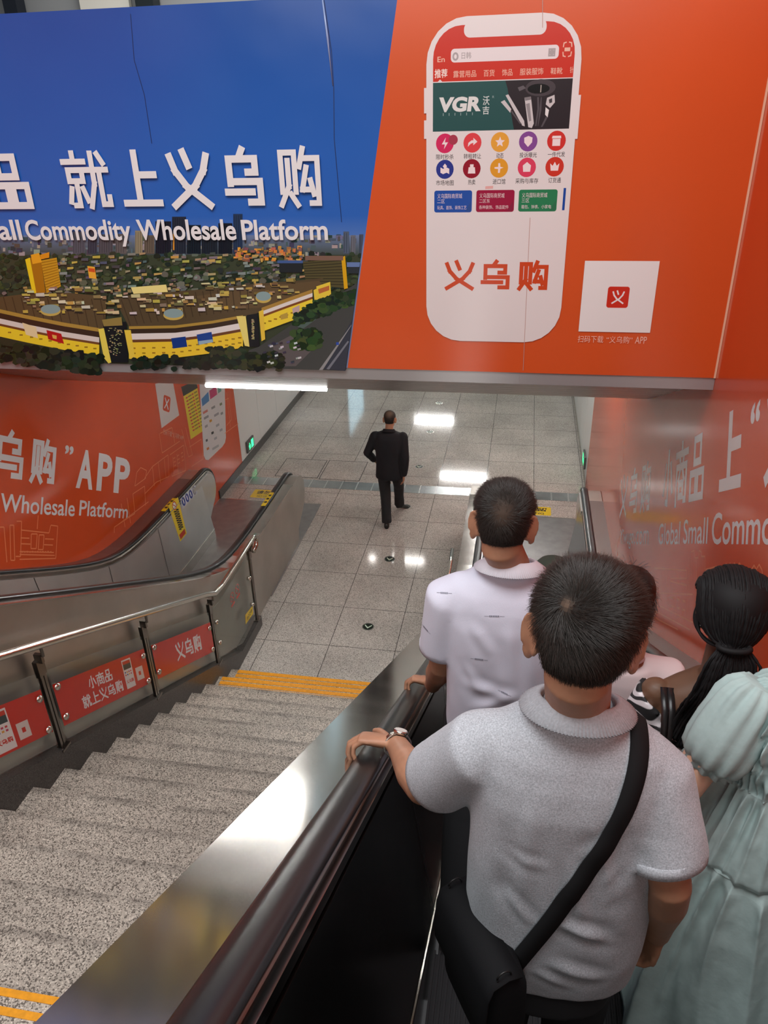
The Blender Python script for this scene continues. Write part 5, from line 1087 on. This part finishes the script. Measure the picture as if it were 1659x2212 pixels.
def watch():
    ax = unit(g_wr - g_el); c = lerp(g_el, g_wr, .98); u = unit(np.cross(ax, A_(0, 0, 1))); v = np.cross(u, ax)
    WS = mat('watch_steel', (.66, .64, .60), .22, 1, noise_s=120, noise_a=.2); w = MB(); rings = []
    for a in np.linspace(0, 2 * PI, 37):
        d = u * math.cos(a) * .0355 + v * math.sin(a) * .0335; rings.append([c + d - ax * .0085, c + d * 1.09 - ax * .008, c + d * 1.09 + ax * .008, c + d + ax * .0085])
    w.loft(rings, caps=False); wo = w.build('wristwatch', WS, grey, False)
    nn = unit(v * .93 + u * .35); nn = nn if nn[2] > 0 else -nn; fc = c + nn * .0385; e1_ = unit(np.cross(nn, ax)); m = MB()
    m.loft([[fc + nn * h + r_ * (math.cos(a) * ax + math.sin(a) * e1_) for a in np.linspace(0, 2 * PI, 26, endpoint=False)] for h, r_ in ((-.006, .016), (-.004, .0195), (.003, .0195), (.0045, .0175))]); m.build('watch_case', WS, wo, True)
    m = MB(); m.loft([[fc + nn * h + .0165 * (math.cos(a) * ax + math.sin(a) * e1_) for a in np.linspace(0, 2 * PI, 26, endpoint=False)] for h in (.0040, .0050)]); m.build('watch_dial', mat('dial', lin((226, 222, 214)), .12), wo)
watch()
WHITE = knit('white_knit', lin((214, 215, 230)), .03, 420); WRIB = mat('white_collar_knit', lin((224, 223, 232)), .9, 0, .15, bump=(500, .3, .001))
def B2(px, py): return P_(px, py, 1.90)
cr = [(B2(985, 1290), B2(1010, 1380), .016, .008), (B2(1000, 1330), B2(1060, 1420), .018, .006), (B2(1100, 1350), B2(1110, 1520), .022, .006), (B2(1140, 1340), B2(1150, 1500), .02, .005), (B2(985, 1480), B2(1120, 1510), .02, .006), (B2(990, 1430), B2(1040, 1500), .016, .006), (B2(1060, 1380), B2(1090, 1530), .02, .005), (B2(950, 1260), B2(960, 1340), .014, .005), (B2(1010, 1540), B2(1120, 1500), .02, .006)]
w_wr, w_el = A_(-.258, 2.27, 3.345), A_(-.205, 2.05, 3.62)
HW = Head(P_(1087, 1128, 2.02), yaw=0., pitch=-.12, roll=.03, k=1.03)
white, white_shirt = polo_man('man in a white polo shirt with short thinning hair, hand on the rubber rail', (.005, 2.03), HW, 2.624, A_(-.178, 2.03, 3.925), A_(.178, 2.03, 3.915), w_el, w_wr, A_(.245, 2.06, 3.62), A_(.225, 2.2, 3.42),
    .196, .186, 4.045, 3.32, WHITE, WRIB, cr, .004, 7.7, (.72, .80), fy=1.755,
    hand_l=(w_wr + A_(-.004, .01, .004), A_(-.85, .42, -.22), A_(-.10, .42, .90), RD, ((.55, .75, .5), (.55, .8, .5), (.6, .8, .5), (.65, .8, .5)), 1.0, (.25, .3), .03, A_(-.35, .85, -.40)),
    hand_r=(A_(.225, 2.2, 3.42), A_(-.05, .35, -1), A_(.85, -.45, .1), A_(-.2, 1, 0), ((.35, .5, .4), (.4, .55, .4), (.45, .6, .45), (.5, .65, .5)), 1.0), vox=.0050, ear=(.75, 1.30))
short_hair(HW, white, (-.05, -.82, .42), 15000, .024, -.084, .26, .05, 0., .00036, .8, 9, .3, .25)
def prints():      # small printed lettering scattered on the white shirt
    bvh = BVHTree.FromObject(white_shirt, bpy.context.evaluated_depsgraph_get()); INK = mat('grey_ink', lin((120, 120, 132)), .8)
    for (px, py, w, tilt) in ((960, 1281, 30, .05), (1068, 1331, 40, .02), (1035, 1424, 34, .12), (1090, 1497, 26, .5), (920, 1358, 18, 1.2)):
        mb = MB()
        for k in range(12):
            x = px + (k - 5.5) / 11 * w; y = py + tilt * (k - 5.5) / 11 * w; th = 3.4 if 3 <= k <= 8 else .7; Q = []
            for dx, dy in ((-w / 26, -th / 2), (w / 26 * (.6 if 3 <= k <= 8 else 1.2), -th / 2), (w / 26 * (.6 if 3 <= k <= 8 else 1.2), th / 2), (-w / 26, th / 2)):
                h = bvh.ray_cast(Vector(EYE), Vector(ray(x + dx, y + dy)))
                if h[0] is not None: Q.append(np.array(h[0]) + np.array(h[1]) * .0012)
            if len(Q) == 4: mb.face(Q)
        if mb.v: mb.build('shirt_print', INK, white_shirt)
prints()
# ------------------------------------------------------------------ crossbody bag
def bag():
    t = thing('crossbody_bag', 'black crossbody bag on a wide strap at the hip of the grey polo shirt', 'bag')
    CAN = mat('black_canvas', (.006, .006, .007), .8, 0, .2, bump=(420, .3, .001))
    bvh = BVHTree.FromObject(grey_shirt, bpy.context.evaluated_depsgraph_get())
    px = [(1374, 1585), (1378, 1620), (1374, 1665), (1352, 1735), (1318, 1800), (1275, 1865), (1235, 1925), (1190, 1985), (1145, 2040), (1112, 2078), (1090, 2105)]
    ctr = []
    for p in px:
        h = bvh.ray_cast(Vector(EYE), Vector(ray(*p)))
        if h[0] is not None: ctr.append(np.array(h[0]))
    for (x, z) in ((.245, 4.19), (.235, 4.12), (.20, 4.02), (.13, 3.88), (.05, 3.76), (-.03, 3.66)):
        h = bvh.ray_cast(Vector((x, 2.2, z)), Vector((0, -1, 0)))
        if h[0] is not None: ctr.insert(0, np.array(h[0]))
    C_ = np.array(ctr); s = np.concatenate([[0], np.cumsum(np.linalg.norm(np.diff(C_, axis=0), axis=1))]); n = 90; ss = np.linspace(0, s[-1], n)
    C2 = np.array([np.interp(ss, s, C_[:, k]) for k in range(3)]).T
    for _ in range(5): C2[1:-1] = (C2[:-2] + C2[1:-1] + C2[2:]) / 3
    rings = []; N3 = []
    for i in range(n):
        h = bvh.find_nearest(Vector(C2[i])); q, nn = np.array(h[0]), np.array(h[1]); C2[i] = q + nn * .005; N3.append(nn)
    N3 = np.array(N3)
    for _ in range(6): N3[1:-1] = (N3[:-2] + N3[1:-1] + N3[2:]) / 3
    for _ in range(2): C2[1:-1] = (C2[:-2] + C2[1:-1] + C2[2:]) / 3
    for i in range(n):
        tt = unit(C2[min(i + 1, n - 1)] - C2[max(i - 1, 0)]); nn = unit(N3[i] - tt * (N3[i] @ tt)); b = np.cross(tt, nn); w = .0195; E = []
        for sg in (1, -1):
            e = C2[i] + sg * b * w; h = bvh.find_nearest(Vector(e)); d = (e - np.array(h[0])) @ np.array(h[1])
            if d < .003: e = e + np.array(h[1]) * (.003 - d)
            E.append(e)
        rings.append([E[0] - nn * .001, E[0] + nn * .0018, (E[0] + E[1]) / 2 + nn * .003, E[1] + nn * .0018, E[1] - nn * .001])
    m = MB(); m.loft(rings); m.build('strap', mat('black_webbing', (.012, .012, .013), .85, 0, .2, bump=(700, .3, .0008)), t, True)
    Aw, Bw = P_(1012, 1935, 1.17), P_(1112, 2085, .99); Aw[2] = Bw[2] = (Aw[2] + Bw[2]) / 2
    mid = (Aw + Bw) / 2; ax = unit(Bw - Aw); Lh = .125; up = A_(0, 0, 1); out = unit(np.cross(ax, up)); out = out if out[0] < 0 else -out; m = MB()
    def bx_(h, L2, D, cz): return [mid + up * cz + ax * (L2 * (abs(math.cos(a)) ** .35) * (1 if math.cos(a) > 0 else -1)) + out * (.012 + D * (abs(math.sin(a)) ** .5) * (1 if math.sin(a) > 0 else -1)) for a in np.linspace(0, 2 * PI, 28, endpoint=False)]
    m.loft([bx_(0, Lh * .80, .018, .012), bx_(0, Lh * .93, .036, .0), bx_(0, Lh, .050, -.05), bx_(0, Lh, .056, -.15), bx_(0, Lh * .97, .052, -.25), bx_(0, Lh * .88, .040, -.28)]); m.build('bag_body', CAN, t, True)
    m = MB(); F = [[mid + up * cz + ax * u + out * (.012 + d) for u in np.linspace(-Lh * 1.01, Lh * 1.01, 12)] for cz, d in ((.014, -.02), (.020, .012), (.006, .048), (-.03, .060), (-.10, .064), (-.16, .063), (-.17, .060))]
    m.loft(F, closed=False, caps=False); fl = m.build('flap', CAN, t, True); sd = fl.modifiers.new('thickness', 'SOLIDIFY'); sd.thickness = .004
    for sgn in (-1, 1):
        m = MB(); p = mid + ax * sgn * Lh * .92 + out * .03; m.tube([p + up * (.02 + .016 * math.sin(a)) + out * .016 * math.cos(a) for a in np.linspace(0, 2 * PI, 14)], .0022, 6); m.build('ring', BLACK, t, True)
bag()
# ------------------------------------------------------------------ man walking away on the landing
def walker():
    t = thing('person', 'man in a dark suit walking away across the stone floor', 'person')
    SUIT = mat('navy_suit', (.005, .005, .008), .85, bump=(260, .2, .001)); x0, y0 = -1.69, 9.52
    H = Head((x0 + .005, y0 + .06, 1.565), yaw=.0, pitch=-.12, k=1.0); mb = MB(); H.add(mb, es=1.15)
    mb.tube([(x0, y0, 1.36), (x0, y0 + .02, 1.42), H.w((0, -.02, -.05))], [.06, .055, .055], 14, round_ends=True)
    S = [(.80, .17, .12), (.92, .175, .125), (1.08, .172, .115), (1.22, .195, .12), (1.32, .20, .11), (1.38, .17, .09), (1.415, .10, .07), (1.44, .06, .06)]
    mb.loft([ering((x0, y0, z), a - .02, b - .02) for z, a, b in S])
    aL = (A_(x0 - .19, y0, 1.34), A_(x0 - .30, y0 - .02, 1.10), A_(x0 - .245, y0 + .14, .93)); aR = (A_(x0 + .19, y0, 1.34), A_(x0 + .225, y0 - .06, 1.06), A_(x0 + .20, y0 - .04, .80))
    for a in (aL, aR): arm(mb, *a, r=(.045, .042, .036, .036, .026))
    hand(mb, aL[2], A_(.4, .6, -.6), A_(-.7, .5, 0), A_(.3, .5, .6), ((.5, .6, .4),) * 4, .95); hand(mb, aR[2], A_(-.02, .05, -1), A_(.9, -.2, 0), A_(0, 1, 0), ((.3, .4, .3),) * 4, .98)
    fL, fR = A_(x0 - .045, 9.42, .09), A_(x0 + .06, 9.92, .13); hl = A_(x0 - .09, y0, .86), A_(x0 + .09, y0, .86); kn = A_(x0 - .07, y0 + .0, .47), A_(x0 + .085, y0 + .22, .50)
    for h, k, f in zip(hl, kn, (fL, fR)): mb.tube([h, lerp(h, k, .5), k, lerp(k, f, .4), f], [.085, .075, .055, .052, .04], 12, round_ends=True)
    solidify(mb, 'body', SKIN_D if False else SKIN, t, .0065, 4, .5)
    mb = MB(); mb.loft([ering((x0, y0, z), a, b, 32) for z, a, b in [(.74, .200, .135)] + [(z, a + .012, b + .012) for z, a, b in S[1:-1]]])
    for a in (aL, aR): mb.tube([a[0] + A_(0, 0, -.0), lerp(a[0], a[1], .5), a[1], lerp(a[1], a[2], .92)], [.072, .066, .062, .052], 14, round_ends=True)
    j = solidify(mb, 'suit_jacket', SUIT, t, .010, 6, .6, wrinkles([], .006, 9, 2.2))
    collar(j, SUIT, (x0, y0 + .005, 1.415), .068, .062, .035, .026, .35)
    mb = MB(); mb.loft([ering((x0, y0, z), a, b) for z, a, b in ((.72, .16, .11), (.84, .17, .12), (.95, .165, .12))])
    for h, k, f in zip(hl, kn, (fL, fR)): mb.tube([h, lerp(h, k, .5), k, lerp(k, f, .5), f + A_(0, 0, -.02)], [.098, .088, .076, .070, .074], 14)
    solidify(mb, 'trousers', TROUSER, t, .010, 5, .6, wrinkles([], .004, 8, 4.4))
    shoe(t, (fL[0], 9.43, 0), .1); shoe(t, (fR[0] + .01, 9.93, .045), -.55, -.35)
    short_hair(H, t, (0, -.6, .8), 2600, .012, -.075, .35, .06, .0, .0008, .6, 3, .6, .8)
walker()
# ------------------------------------------------------------------ woman with long black braids
def braid_woman():
    t = thing('person', 'woman with long tied black braids and a black and white patterned top', 'person')
    hc = P_(1580, 1318, 1.93); H = Head(hc, yaw=-.05, pitch=-.08, k=.97); fz = 2.624; x0, y0 = hc[0] - .005, 1.90; FT = [(x0 - .09, 1.74, fz + .09), (x0 + .09, 1.74, fz + .09)]; zs = hc[2] - .235
    mb = MB(); H.add(mb); mb.tube([(x0, y0, zs - .02), (x0, y0, zs + .05), H.w((0, -.02, -.05))], [.062, .052, .05], 16, round_ends=True)
    S = [(fz + .78, .165, .115), (fz + .90, .15, .10), (zs - .22, .165, .105), (zs - .12, .18, .105), (zs - .06, .175, .09), (zs - .02, .13, .075), (zs + .02, .07, .06)]
    mb.loft([ering((x0, y0, z), a, b) for z, a, b in S])
    aL = (A_(x0 - .165, y0, zs - .06), A_(x0 - .22, y0 + .02, zs - .33), A_(x0 - .17, y0 + .20, zs - .48)); aR = (A_(x0 + .165, y0, zs - .06), A_(x0 + .215, y0 + .02, zs - .33), A_(x0 + .17, y0 + .20, zs - .48))
    for a in (aL, aR): arm(mb, *a, r=(.047, .045, .036, .036, .025))
    hand(mb, aL[2], A_(.3, .8, .3), A_(-.5, .2, .7), A_(.5, .2, .7), k=.9); hand(mb, aR[2], A_(-.3, .8, .3), A_(.5, .2, .7), A_(-.5, .2, .7), k=.9); legs(mb, (x0, y0, fz + .82), fz, .09, feet=FT)
    solidify(mb, 'body', SKIN_D, t, .0055, 5, .5)
    # sleeveless top with marbled print
    m = bpy.data.materials.new('marbled_print'); m.use_nodes = True; nt = m.node_tree; b = nt.nodes['Principled BSDF']; b.inputs['Roughness'].default_value = .8
    tc = nt.nodes.new('ShaderNodeTexCoord'); wv = nt.nodes.new('ShaderNodeTexWave'); wv.wave_type = 'RINGS'; wv.inputs['Scale'].default_value = 3.4; wv.inputs['Distortion'].default_value = 15; wv.inputs['Detail'].default_value = 1.5; wv.inputs['Detail Scale'].default_value = 1.6
    cr = nt.nodes.new('ShaderNodeValToRGB'); e = cr.color_ramp.elements; e[0].position = .18; e[0].color = (.012, .011, .012, 1); e[1].position = .30; e[1].color = (*lin((226, 218, 220)), 1); k = e.new(.86); k.color = (*lin((226, 218, 220)), 1); k = e.new(.92); k.color = (.03, .028, .03, 1)
    nt.links.new(tc.outputs['Object'], wv.inputs['Vector']); nt.links.new(wv.outputs['Color'], cr.inputs[0]); nt.links.new(cr.outputs[0], b.inputs['Base Color'])
    mb = MB(); mb.loft([ering((x0, y0, z), a + .014, b_ + .014, 40) for z, a, b_ in [(fz + .70, .17, .12)] + S[:3] + [(zs - .13, .176, .104)]]); 
    for q in (-1, 1): aa = (aL, aR)[(q + 1) // 2]; mb.tube([aa[0] + A_(-q * .045, 0, -.055), aa[0] + A_(0, 0, -.012), lerp(aa[0], aa[1], .55)], [.055, .066, .068], 18)
    solidify(mb, 'patterned_top', m, t, .009, 6, .6, wrinkles([], .004, 8, 1.1))
    mb = MB(); legs(mb, (x0, y0, fz + .82), fz, .09, (.115, .09, .072), FT); solidify(mb, 'trousers', TROUSER, t, .012, 4)
    for q in (-1, 1): shoe(t, (x0 + q * .09, 1.74, fz))
    # braids: swept over the crown, tied at the nape, falling in a wide tail
    tie = H.w((-.006, -.120, -.050)); N = 84; BR = mat('braid_black', (.006, .0055, .006), .7, 0, .3); cap = MB()
    cap.loft([[H.w((p[0] * 1.20, (p[1]) * 1.10 - .008, p[2] * 1.0 + .002)) for p in head_ring(r, .006)] for r in HEAD_R if r[0] >= -.066]); 
    hb = cap.build('hair', BR, t, True); hb.name = 'hair'
    bm = MB(); r = random.Random(4)
    for i in range(N):
        u = (i + .5) / N * 2 - 1; a = u * 1.36; P = []; lift = r.uniform(.98, 1.04)
        for th in np.linspace(-.75, 2.05, 15):   # from the front hairline over the crown to the tie
            p = H.w((math.sin(a) * .104 * lift, -math.cos(a) * math.sin(th) * .122 * lift - .004, (math.cos(a) * .6 + .4) * math.cos(th) * .124 * lift + .006 - .03 * abs(u) * max(0, math.sin(th)))); f = min(1, max(0, (th - 1.05) / 1.0)) ** 1.6; P.append(lerp(p, tie + A_(u * .034, -.006 * math.cos(i * 2.3), 0), f))
        sp = u * r.uniform(.8, 1.1); dz = r.uniform(.30, .36); lay = r.uniform(-.02, .02)
        for s_ in np.linspace(.12, 1, 9): P.append(tie + A_(sp * (.036 + .074 * s_ ** .55) + .010 * math.sin(3 * s_ + i) - .03 * s_, -.030 * math.sin(PI * min(1, s_ * 1.4)) + lay * s_ - .01, -dz * s_))
        P = np.array(P); Q = []; L_ = np.concatenate([[0], np.cumsum(np.linalg.norm(np.diff(P, axis=0), axis=1))]); nn = 56
        for q in np.linspace(0, L_[-1], nn): Q.append([np.interp(q, L_, P[:, k_]) for k_ in range(3)])
        bm.tube(Q, [.0044 * (1 + .20 * math.sin(j * 2.1)) for j in range(nn)], 6)
    bo = bm.build('braids', BR, t, True); tag(bo, kind='stuff')
    m_ = MB(); ring = [tie + A_(.040 * math.cos(a), .020 * math.sin(a) - .004, 0) for a in np.linspace(0, 2 * PI, 20)]; m_.tube(ring, .009, 8); m_.build('hair_tie', BR, t, True)
    m_ = MB(); q = H.w((-.082, -.01, -.045)); m_.tube([q + A_(0, .012 * math.cos(a), .012 * math.sin(a) - .01) for a in np.linspace(0, 2 * PI, 14)], .002, 6); m_.build('earring', POLISHED, t, True)
    # loose braids hanging beside the left cheek
    m_ = MB()
    for k in range(3):
        p0 = H.w((-.080, -.02 + .015 * k, .02)); K = [p0, p0 + A_(-.022 - .006 * k, -.005, -.05), p0 + A_(-.018, -.014, -.11), tie + A_(-.045, .01, -.02), tie + A_(-.02, 0, 0)]; m_.tube([sum(math.comb(4, j) * (1 - s_) ** (4 - j) * s_ ** j * K[j] for j in range(5)) * 1.0 for s_ in np.linspace(0, 1, 22)], .0045, 6)
    m_.build('loose_braids', BR, t, True)
    # shoulder bag
    b_ = thing('shoulder_bag', 'black leather shoulder bag with gold fittings beside the patterned top', 'bag'); LEA = mat('black_leather', (.012, .010, .010), .32, 0, .5, bump=(90, .2, .002)); GOLD = mat('gold_metal', (.85, .62, .28), .25, 1)
    sp = A_(x0 - .150, y0 - .02, zs - .045)
    for k in range(2):
        m_ = MB(); dx = .018 * k; m_.loft([[A_(*p) + A_(w, -.0, 0), A_(*p) + A_(w, -.004, .003), A_(*p) + A_(-w, -.004, .003), A_(*p) + A_(-w, 0, 0)] for p, w in ((sp + A_(dx, .10, -.16), .010), (sp + A_(dx, .06, -.02), .010), (sp + A_(dx, .0, .024), .010), (sp + A_(dx, -.065, -.01), .010), (sp + A_(dx * .6, -.112, -.10), .010), (sp + A_(dx * 2 - .01, -.120, -.26), .009))]); m_.build('strap', LEA, b_, True)
    c = sp + A_(-.06, -.05, -.34); m_ = MB(); m_.loft([[c + A_(L * (abs(math.cos(a)) ** .4) * (1 if math.cos(a) > 0 else -1), D * (abs(math.sin(a)) ** .5) * (1 if math.sin(a) > 0 else -1) + .25 * L * math.cos(a), z) for a in np.linspace(0, 2 * PI, 24, endpoint=False)] for z, L, D in ((.10, .13, .02), (.085, .15, .05), (0, .16, .065), (-.12, .15, .06), (-.13, .13, .05))]); m_.build('bag_body', LEA, b_, True)
    for k in range(2): m_ = MB(); m_.ell(c + A_(-.105 + .022 * k, -.072 + .004 * k, .088), .005, .005, .012); m_.build('clasp', GOLD, b_, True)
braid_woman()
# ------------------------------------------------------------------ woman in the mint dress, her head outside the picture
def mint_woman():
    t = thing('person', 'person in a pale mint dress with puffed sleeves at the right edge', 'person'); fz = 2.855; x0, y0, zs = .690, 1.42, 4.165
    H = Head((x0 + .012, y0 + .05, zs + .215), pitch=-.15, k=.97); mb = MB(); H.add(mb); mb.tube([(x0, y0, zs - .03), (x0, y0 + .01, zs + .05), H.w((0, -.02, -.05))], [.06, .05, .05], 16, round_ends=True)
    S = [(fz + .80, .16, .11), (zs - .30, .15, .10), (zs - .15, .165, .105), (zs - .07, .165, .09), (zs - .02, .12, .07), (zs + .02, .065, .055)]
    mb.loft([ering((x0, y0, z), a - .01, b - .01) for z, a, b in S])
    aL = (A_(x0 - .165, y0, zs - .055), A_(x0 - .262, y0 - .05, zs - .285), A_(x0 - .25, y0 + .10, zs - .46)); aR = (A_(x0 + .165, y0, zs - .055), A_(x0 + .20, y0 - .02, zs - .30), A_(x0 + .14, y0 + .18, zs - .38))
    for a in (aL, aR): arm(mb, *a, r=(.046, .047, .039, .038, .026))
    hand(mb, aL[2], A_(.2, .6, -.8), A_(-.9, .2, .1), A_(.3, .9, .2), k=.9); hand(mb, aR[2], A_(-.5, .8, .2), A_(.3, .2, .9), A_(-.7, .3, .2), k=.9); legs(mb, (x0, y0, fz + .82), fz, .08, (.08, .055, .045), [(x0 - .08, 1.32, fz + .09), (x0 + .08, 1.32, fz + .09)])
    solidify(mb, 'body', SKIN_L, t, .0055, 5, .5)
    MINT = mat('mint_cotton', lin((160, 179, 177)), .85, 0, .2, noise_s=60, noise_a=.04, bump=(70, .2, .003))
    # gathered bodice and tiered skirt: one cloth with pleats that start at each seam
    n = 420; rings = []; prof = [(zs + .0, .115, .075), (zs - .035, .165, .092), (zs - .09, .178, .115), (zs - .16, .178, .122), (zs - .215, .165, .118), (zs - .235, .162, .117), (zs - .25, .170, .124), (zs - .34, .20, .155), (zs - .44, .225, .180), (zs - .455, .223, .178), (zs - .475, .235, .190), (zs - .62, .268, .225), (zs - .85, .315, .270), (zs - 1.08, .345, .300)]
    Z = np.interp(np.linspace(0, len(prof) - 1, 130), range(len(prof)), [p[0] for p in prof]); W = np.interp(np.linspace(0, len(prof) - 1, 130), range(len(prof)), [p[1] for p in prof]); D = np.interp(np.linspace(0, len(prof) - 1, 130), range(len(prof)), [p[2] for p in prof])
    for z, w, d in zip(Z, W, D):
        dz = zs - z; ring = []
        for i, a in enumerate(np.linspace(0, 2 * PI, n, endpoint=False)):
            q = noise.noise((math.cos(a) * 2, math.sin(a) * 2, z * 1.5)); cr_ = .0030 * noise.noise((math.cos(a) * 14, math.sin(a) * 14, z * 26))
            if dz < .24: f = .0075 * (1 - 2 * abs(math.sin(a * 22 + 2.5 * noise.noise((math.cos(a) * 3, math.sin(a) * 3, z * 12))))) + .012 * noise.noise((math.cos(a) * 9, math.sin(a) * 9, z * 22)) - (.006 if abs(dz - .09) < .012 or abs(dz - .155) < .01 else 0)
            elif dz < .452: k = min(1, (dz - .24) / .03); f = k * (.010 * (1 - 2 * abs(math.sin(a * 15 + 3 * q)) ** .7) * math.exp(-(dz - .24) * 6) + .007 * math.sin(a * 9 + 4 * q) + .006 * q)
            else: k = min(1, (dz - .452) / .03); f = k * (.016 * (1 - 2 * abs(math.sin(a * 12 + 3 * q)) ** .6) * math.exp(-(dz - .45) * 4) + (.006 + .03 * min(.6, dz - .45)) * math.sin(a * 9 + 3 * q) + .01 * q)
            f += cr_; ca, sa = math.cos(a), math.sin(a); ring.append((x0 + (w + f) * abs(ca) ** .85 * (1 if ca >= 0 else -1), y0 + (d + f) * abs(sa) ** .85 * (1 if sa >= 0 else -1), z))
        rings.append(ring)
    m = MB(); m.loft(rings); dr = m.build('dress', MINT, t, True)
    for q, a in ((-1, aL), (1, aR)):
        sh, el = a[0], a[1]; ax = unit(el - sh); u = unit(np.cross(ax, A_(0, 1, 0))); v = np.cross(ax, u); rg = []
        for s_, R in ((-.065, .040), (-.045, .060), (-.015, .072), (.03, .078), (.07, .081), (.11, .080), (.140, .072), (.152, .062), (.158, .055), (.168, .057), (.170, .050)):
            rg.append([sh + A_(-q * .012, 0, -.012) + ax * s_ + (u * math.cos(b) + v * math.sin(b)) * (R + (.006 * math.sin(b * 13) * (1 if s_ < 0 or s_ > .13 else .35) + .006 * noise.noise((math.cos(b) * 2, math.sin(b) * 2, s_ * 12)))) for b in np.linspace(0, 2 * PI, 72, endpoint=False)])
        m = MB(); m.loft(rg); m.build('puff_sleeve', MINT, dr, True)
    m = MB(); m.loft([ering((x0, y0, z), a, b, 60) for z, a, b in ((zs - .01, .080, .070), (zs + .012, .072, .064), (zs + .014, .066, .058), (zs - .01, .066, .058))]); m.build('neck_band', MINT, dr, True)
    short_hair(H, t, (0, -.4, .9), 1500, .03, -.085, .03, .05, 0, .0012, .3, 6, .9)
    for q in (-1, 1): shoe(t, (x0 + q * .08, 1.32, fz))
mint_woman()
# ------------------------------------------------------------------ two more passengers further down
def passenger(label, hc, fz, top_mat, hair=True, cap_mat=None, k=.97, wd=.165, tr=TROUSER, yaw=0., puff=0., fy=0.):
    t = thing('person', label, 'person'); x0, y0 = hc[0], hc[1] - .03; zs = hc[2] - .225 * k; H = Head(hc, pitch=-.10, yaw=yaw, k=k); mb = MB(); H.add(mb); mb.tube([(x0, y0, zs - .03), (x0, y0 + .01, zs + .05), H.w((0, -.02, -.05))], [.06, .052, .052], 14, round_ends=True)
    S = [(fz + .80, wd, .11), (zs - .30, wd * .92, .105), (zs - .15, wd * 1.04, .11), (zs - .07, wd * 1.02, .09), (zs - .02, wd * .7, .07), (zs + .02, .065, .055)]; mb.loft([ering((x0, y0, z), a - .015, b - .015) for z, a, b in S])
    A2 = [(A_(x0 + q * wd, y0, zs - .06), A_(x0 + q * (wd + .055), y0 + .0, zs - .32), A_(x0 + q * (wd + .01), y0 + .2, zs - .42)) for q in (-1, 1)]
    for a, q in zip(A2, (-1, 1)): arm(mb, *a, r=(.046, .044, .037, .036, .025)); hand(mb, a[2], A_(-q * .2, .9, .1), A_(q * .3, .1, .9), A_(-q * .9, .2, .3), k=.92)
    FT = [(x0 - .09, fy, fz + .09), (x0 + .09, fy, fz + .09)]; legs(mb, (x0, y0, fz + .82), fz, .09, feet=FT); solidify(mb, 'body', SKIN, t, .0065, 4, .5)
    mb = MB(); mb.loft([ering((x0, y0, z), a + .012, b + .012) for z, a, b in [(fz + .66, wd, .115)] + S[:-1]])
    for a, q in zip(A2, (-1, 1)): mb.tube([a[0] + A_(-q * .07, 0, .0), a[0], lerp(a[0], a[1], .75)], [.06, .074 + puff, .072 + puff], 16, round_ends=True)
    s_ = solidify(mb, 'shirt', top_mat, t, .010, 7, .6, wrinkles([], .004, 8, 5.)); collar(s_, top_mat, (x0, y0, zs + .0), .066, .06, .028, .022, .35)
    mb = MB(); legs(mb, (x0, y0, fz + .82), fz, .09, (.115, .09, .072), FT); mb.loft([ering((x0, y0, z), wd, .11) for z in (fz + .72, fz + .9)]); solidify(mb, 'trousers', tr, t, .012, 4)
    for q in (-1, 1): shoe(t, (x0 + q * .09, fy, fz))
    return t, H
PINKW = mat('pinkish_white_blouse', lin((224, 206, 206)), .85, bump=(300, .2, .001))
p4, H4 = passenger('person with short black hair and a pinkish white blouse, half hidden behind the nearest man', P_(1352, 1294, 2.33), 2.393, PINKW, fy=2.14)
mb = MB(); mb.loft([[H4.w((p[0] * 1.16, p[1] * 1.12 - .012, p[2] * 1.05 + .004)) for p in head_ring(r_, .006)] for r_ in HEAD_R if r_[0] >= -.075]); hb = mb.build('hair', HAIR, p4, True)
short_hair(H4, hb, (0, -.3, .95), 5000, .05, -.09, .01, .04, 0, .0007, .3, 8, 1.) if False else None
def tufts(H, parent, N=2600, L=.05):
    r = np.random.default_rng(5); R_, D_, N_ = [], [], []
    while len(R_) < N:
        u = unit(r.normal(size=3))
        if u[2] < -.45 or (u[1] > .45 and u[2] < .45): continue
        p = A_(u[0] * .086, u[1] * .106 - .01, u[2] * .120); R_.append(H.w(p)); nn = unit(u); d = unit(A_(0, -.2, -1) - nn * (-nn[2]) * .8 + nn * .25 + r.normal(0, .15, 3)); D_.append(d); N_.append(nn)
    hair_curves('hair_strands', parent, np.array(R_), np.array(D_), np.array(N_), np.full(N, L), .0006, m=STRAND)
tufts(H4, hb)
GREENC = mat('dark_green_cotton', lin((52, 60, 50)), .85, bump=(260, .3, .001))
p5_, H5 = passenger('person in a dark green cap, almost hidden beyond the white polo shirt', P_(1192, 1258, 3.02), 1.931, mat('black_cotton', (.02, .02, .022), .85), wd=.155, fy=2.92)
mb = MB(); mb.loft([[H5.w((p[0] * 1.08, p[1] * 1.06, p[2] * 1.03 + .006)) for p in head_ring(r_, .006)] for r_ in HEAD_R if r_[0] >= .02]); cp = mb.build('cap', GREENC, p5_, True)
mb = MB(); mb.loft([[H5.w((.075 * math.sin(a), .075 + (.085 if s_ else 0) * math.cos(a) ** .6, .035 - (.012 if s_ else 0)+ z)) for a in np.linspace(-1.45, 1.45, 15)] for s_, z in ((0, .004), (1, .004), (1, 0), (0, 0))], closed=False, caps=False); mb.build('brim', GREENC, cp, True)
short_hair(H5, p5_, (0, -.3, .9), 1500, .014, -.075, .02, .05, 0, .0008, .3, 2, .8)
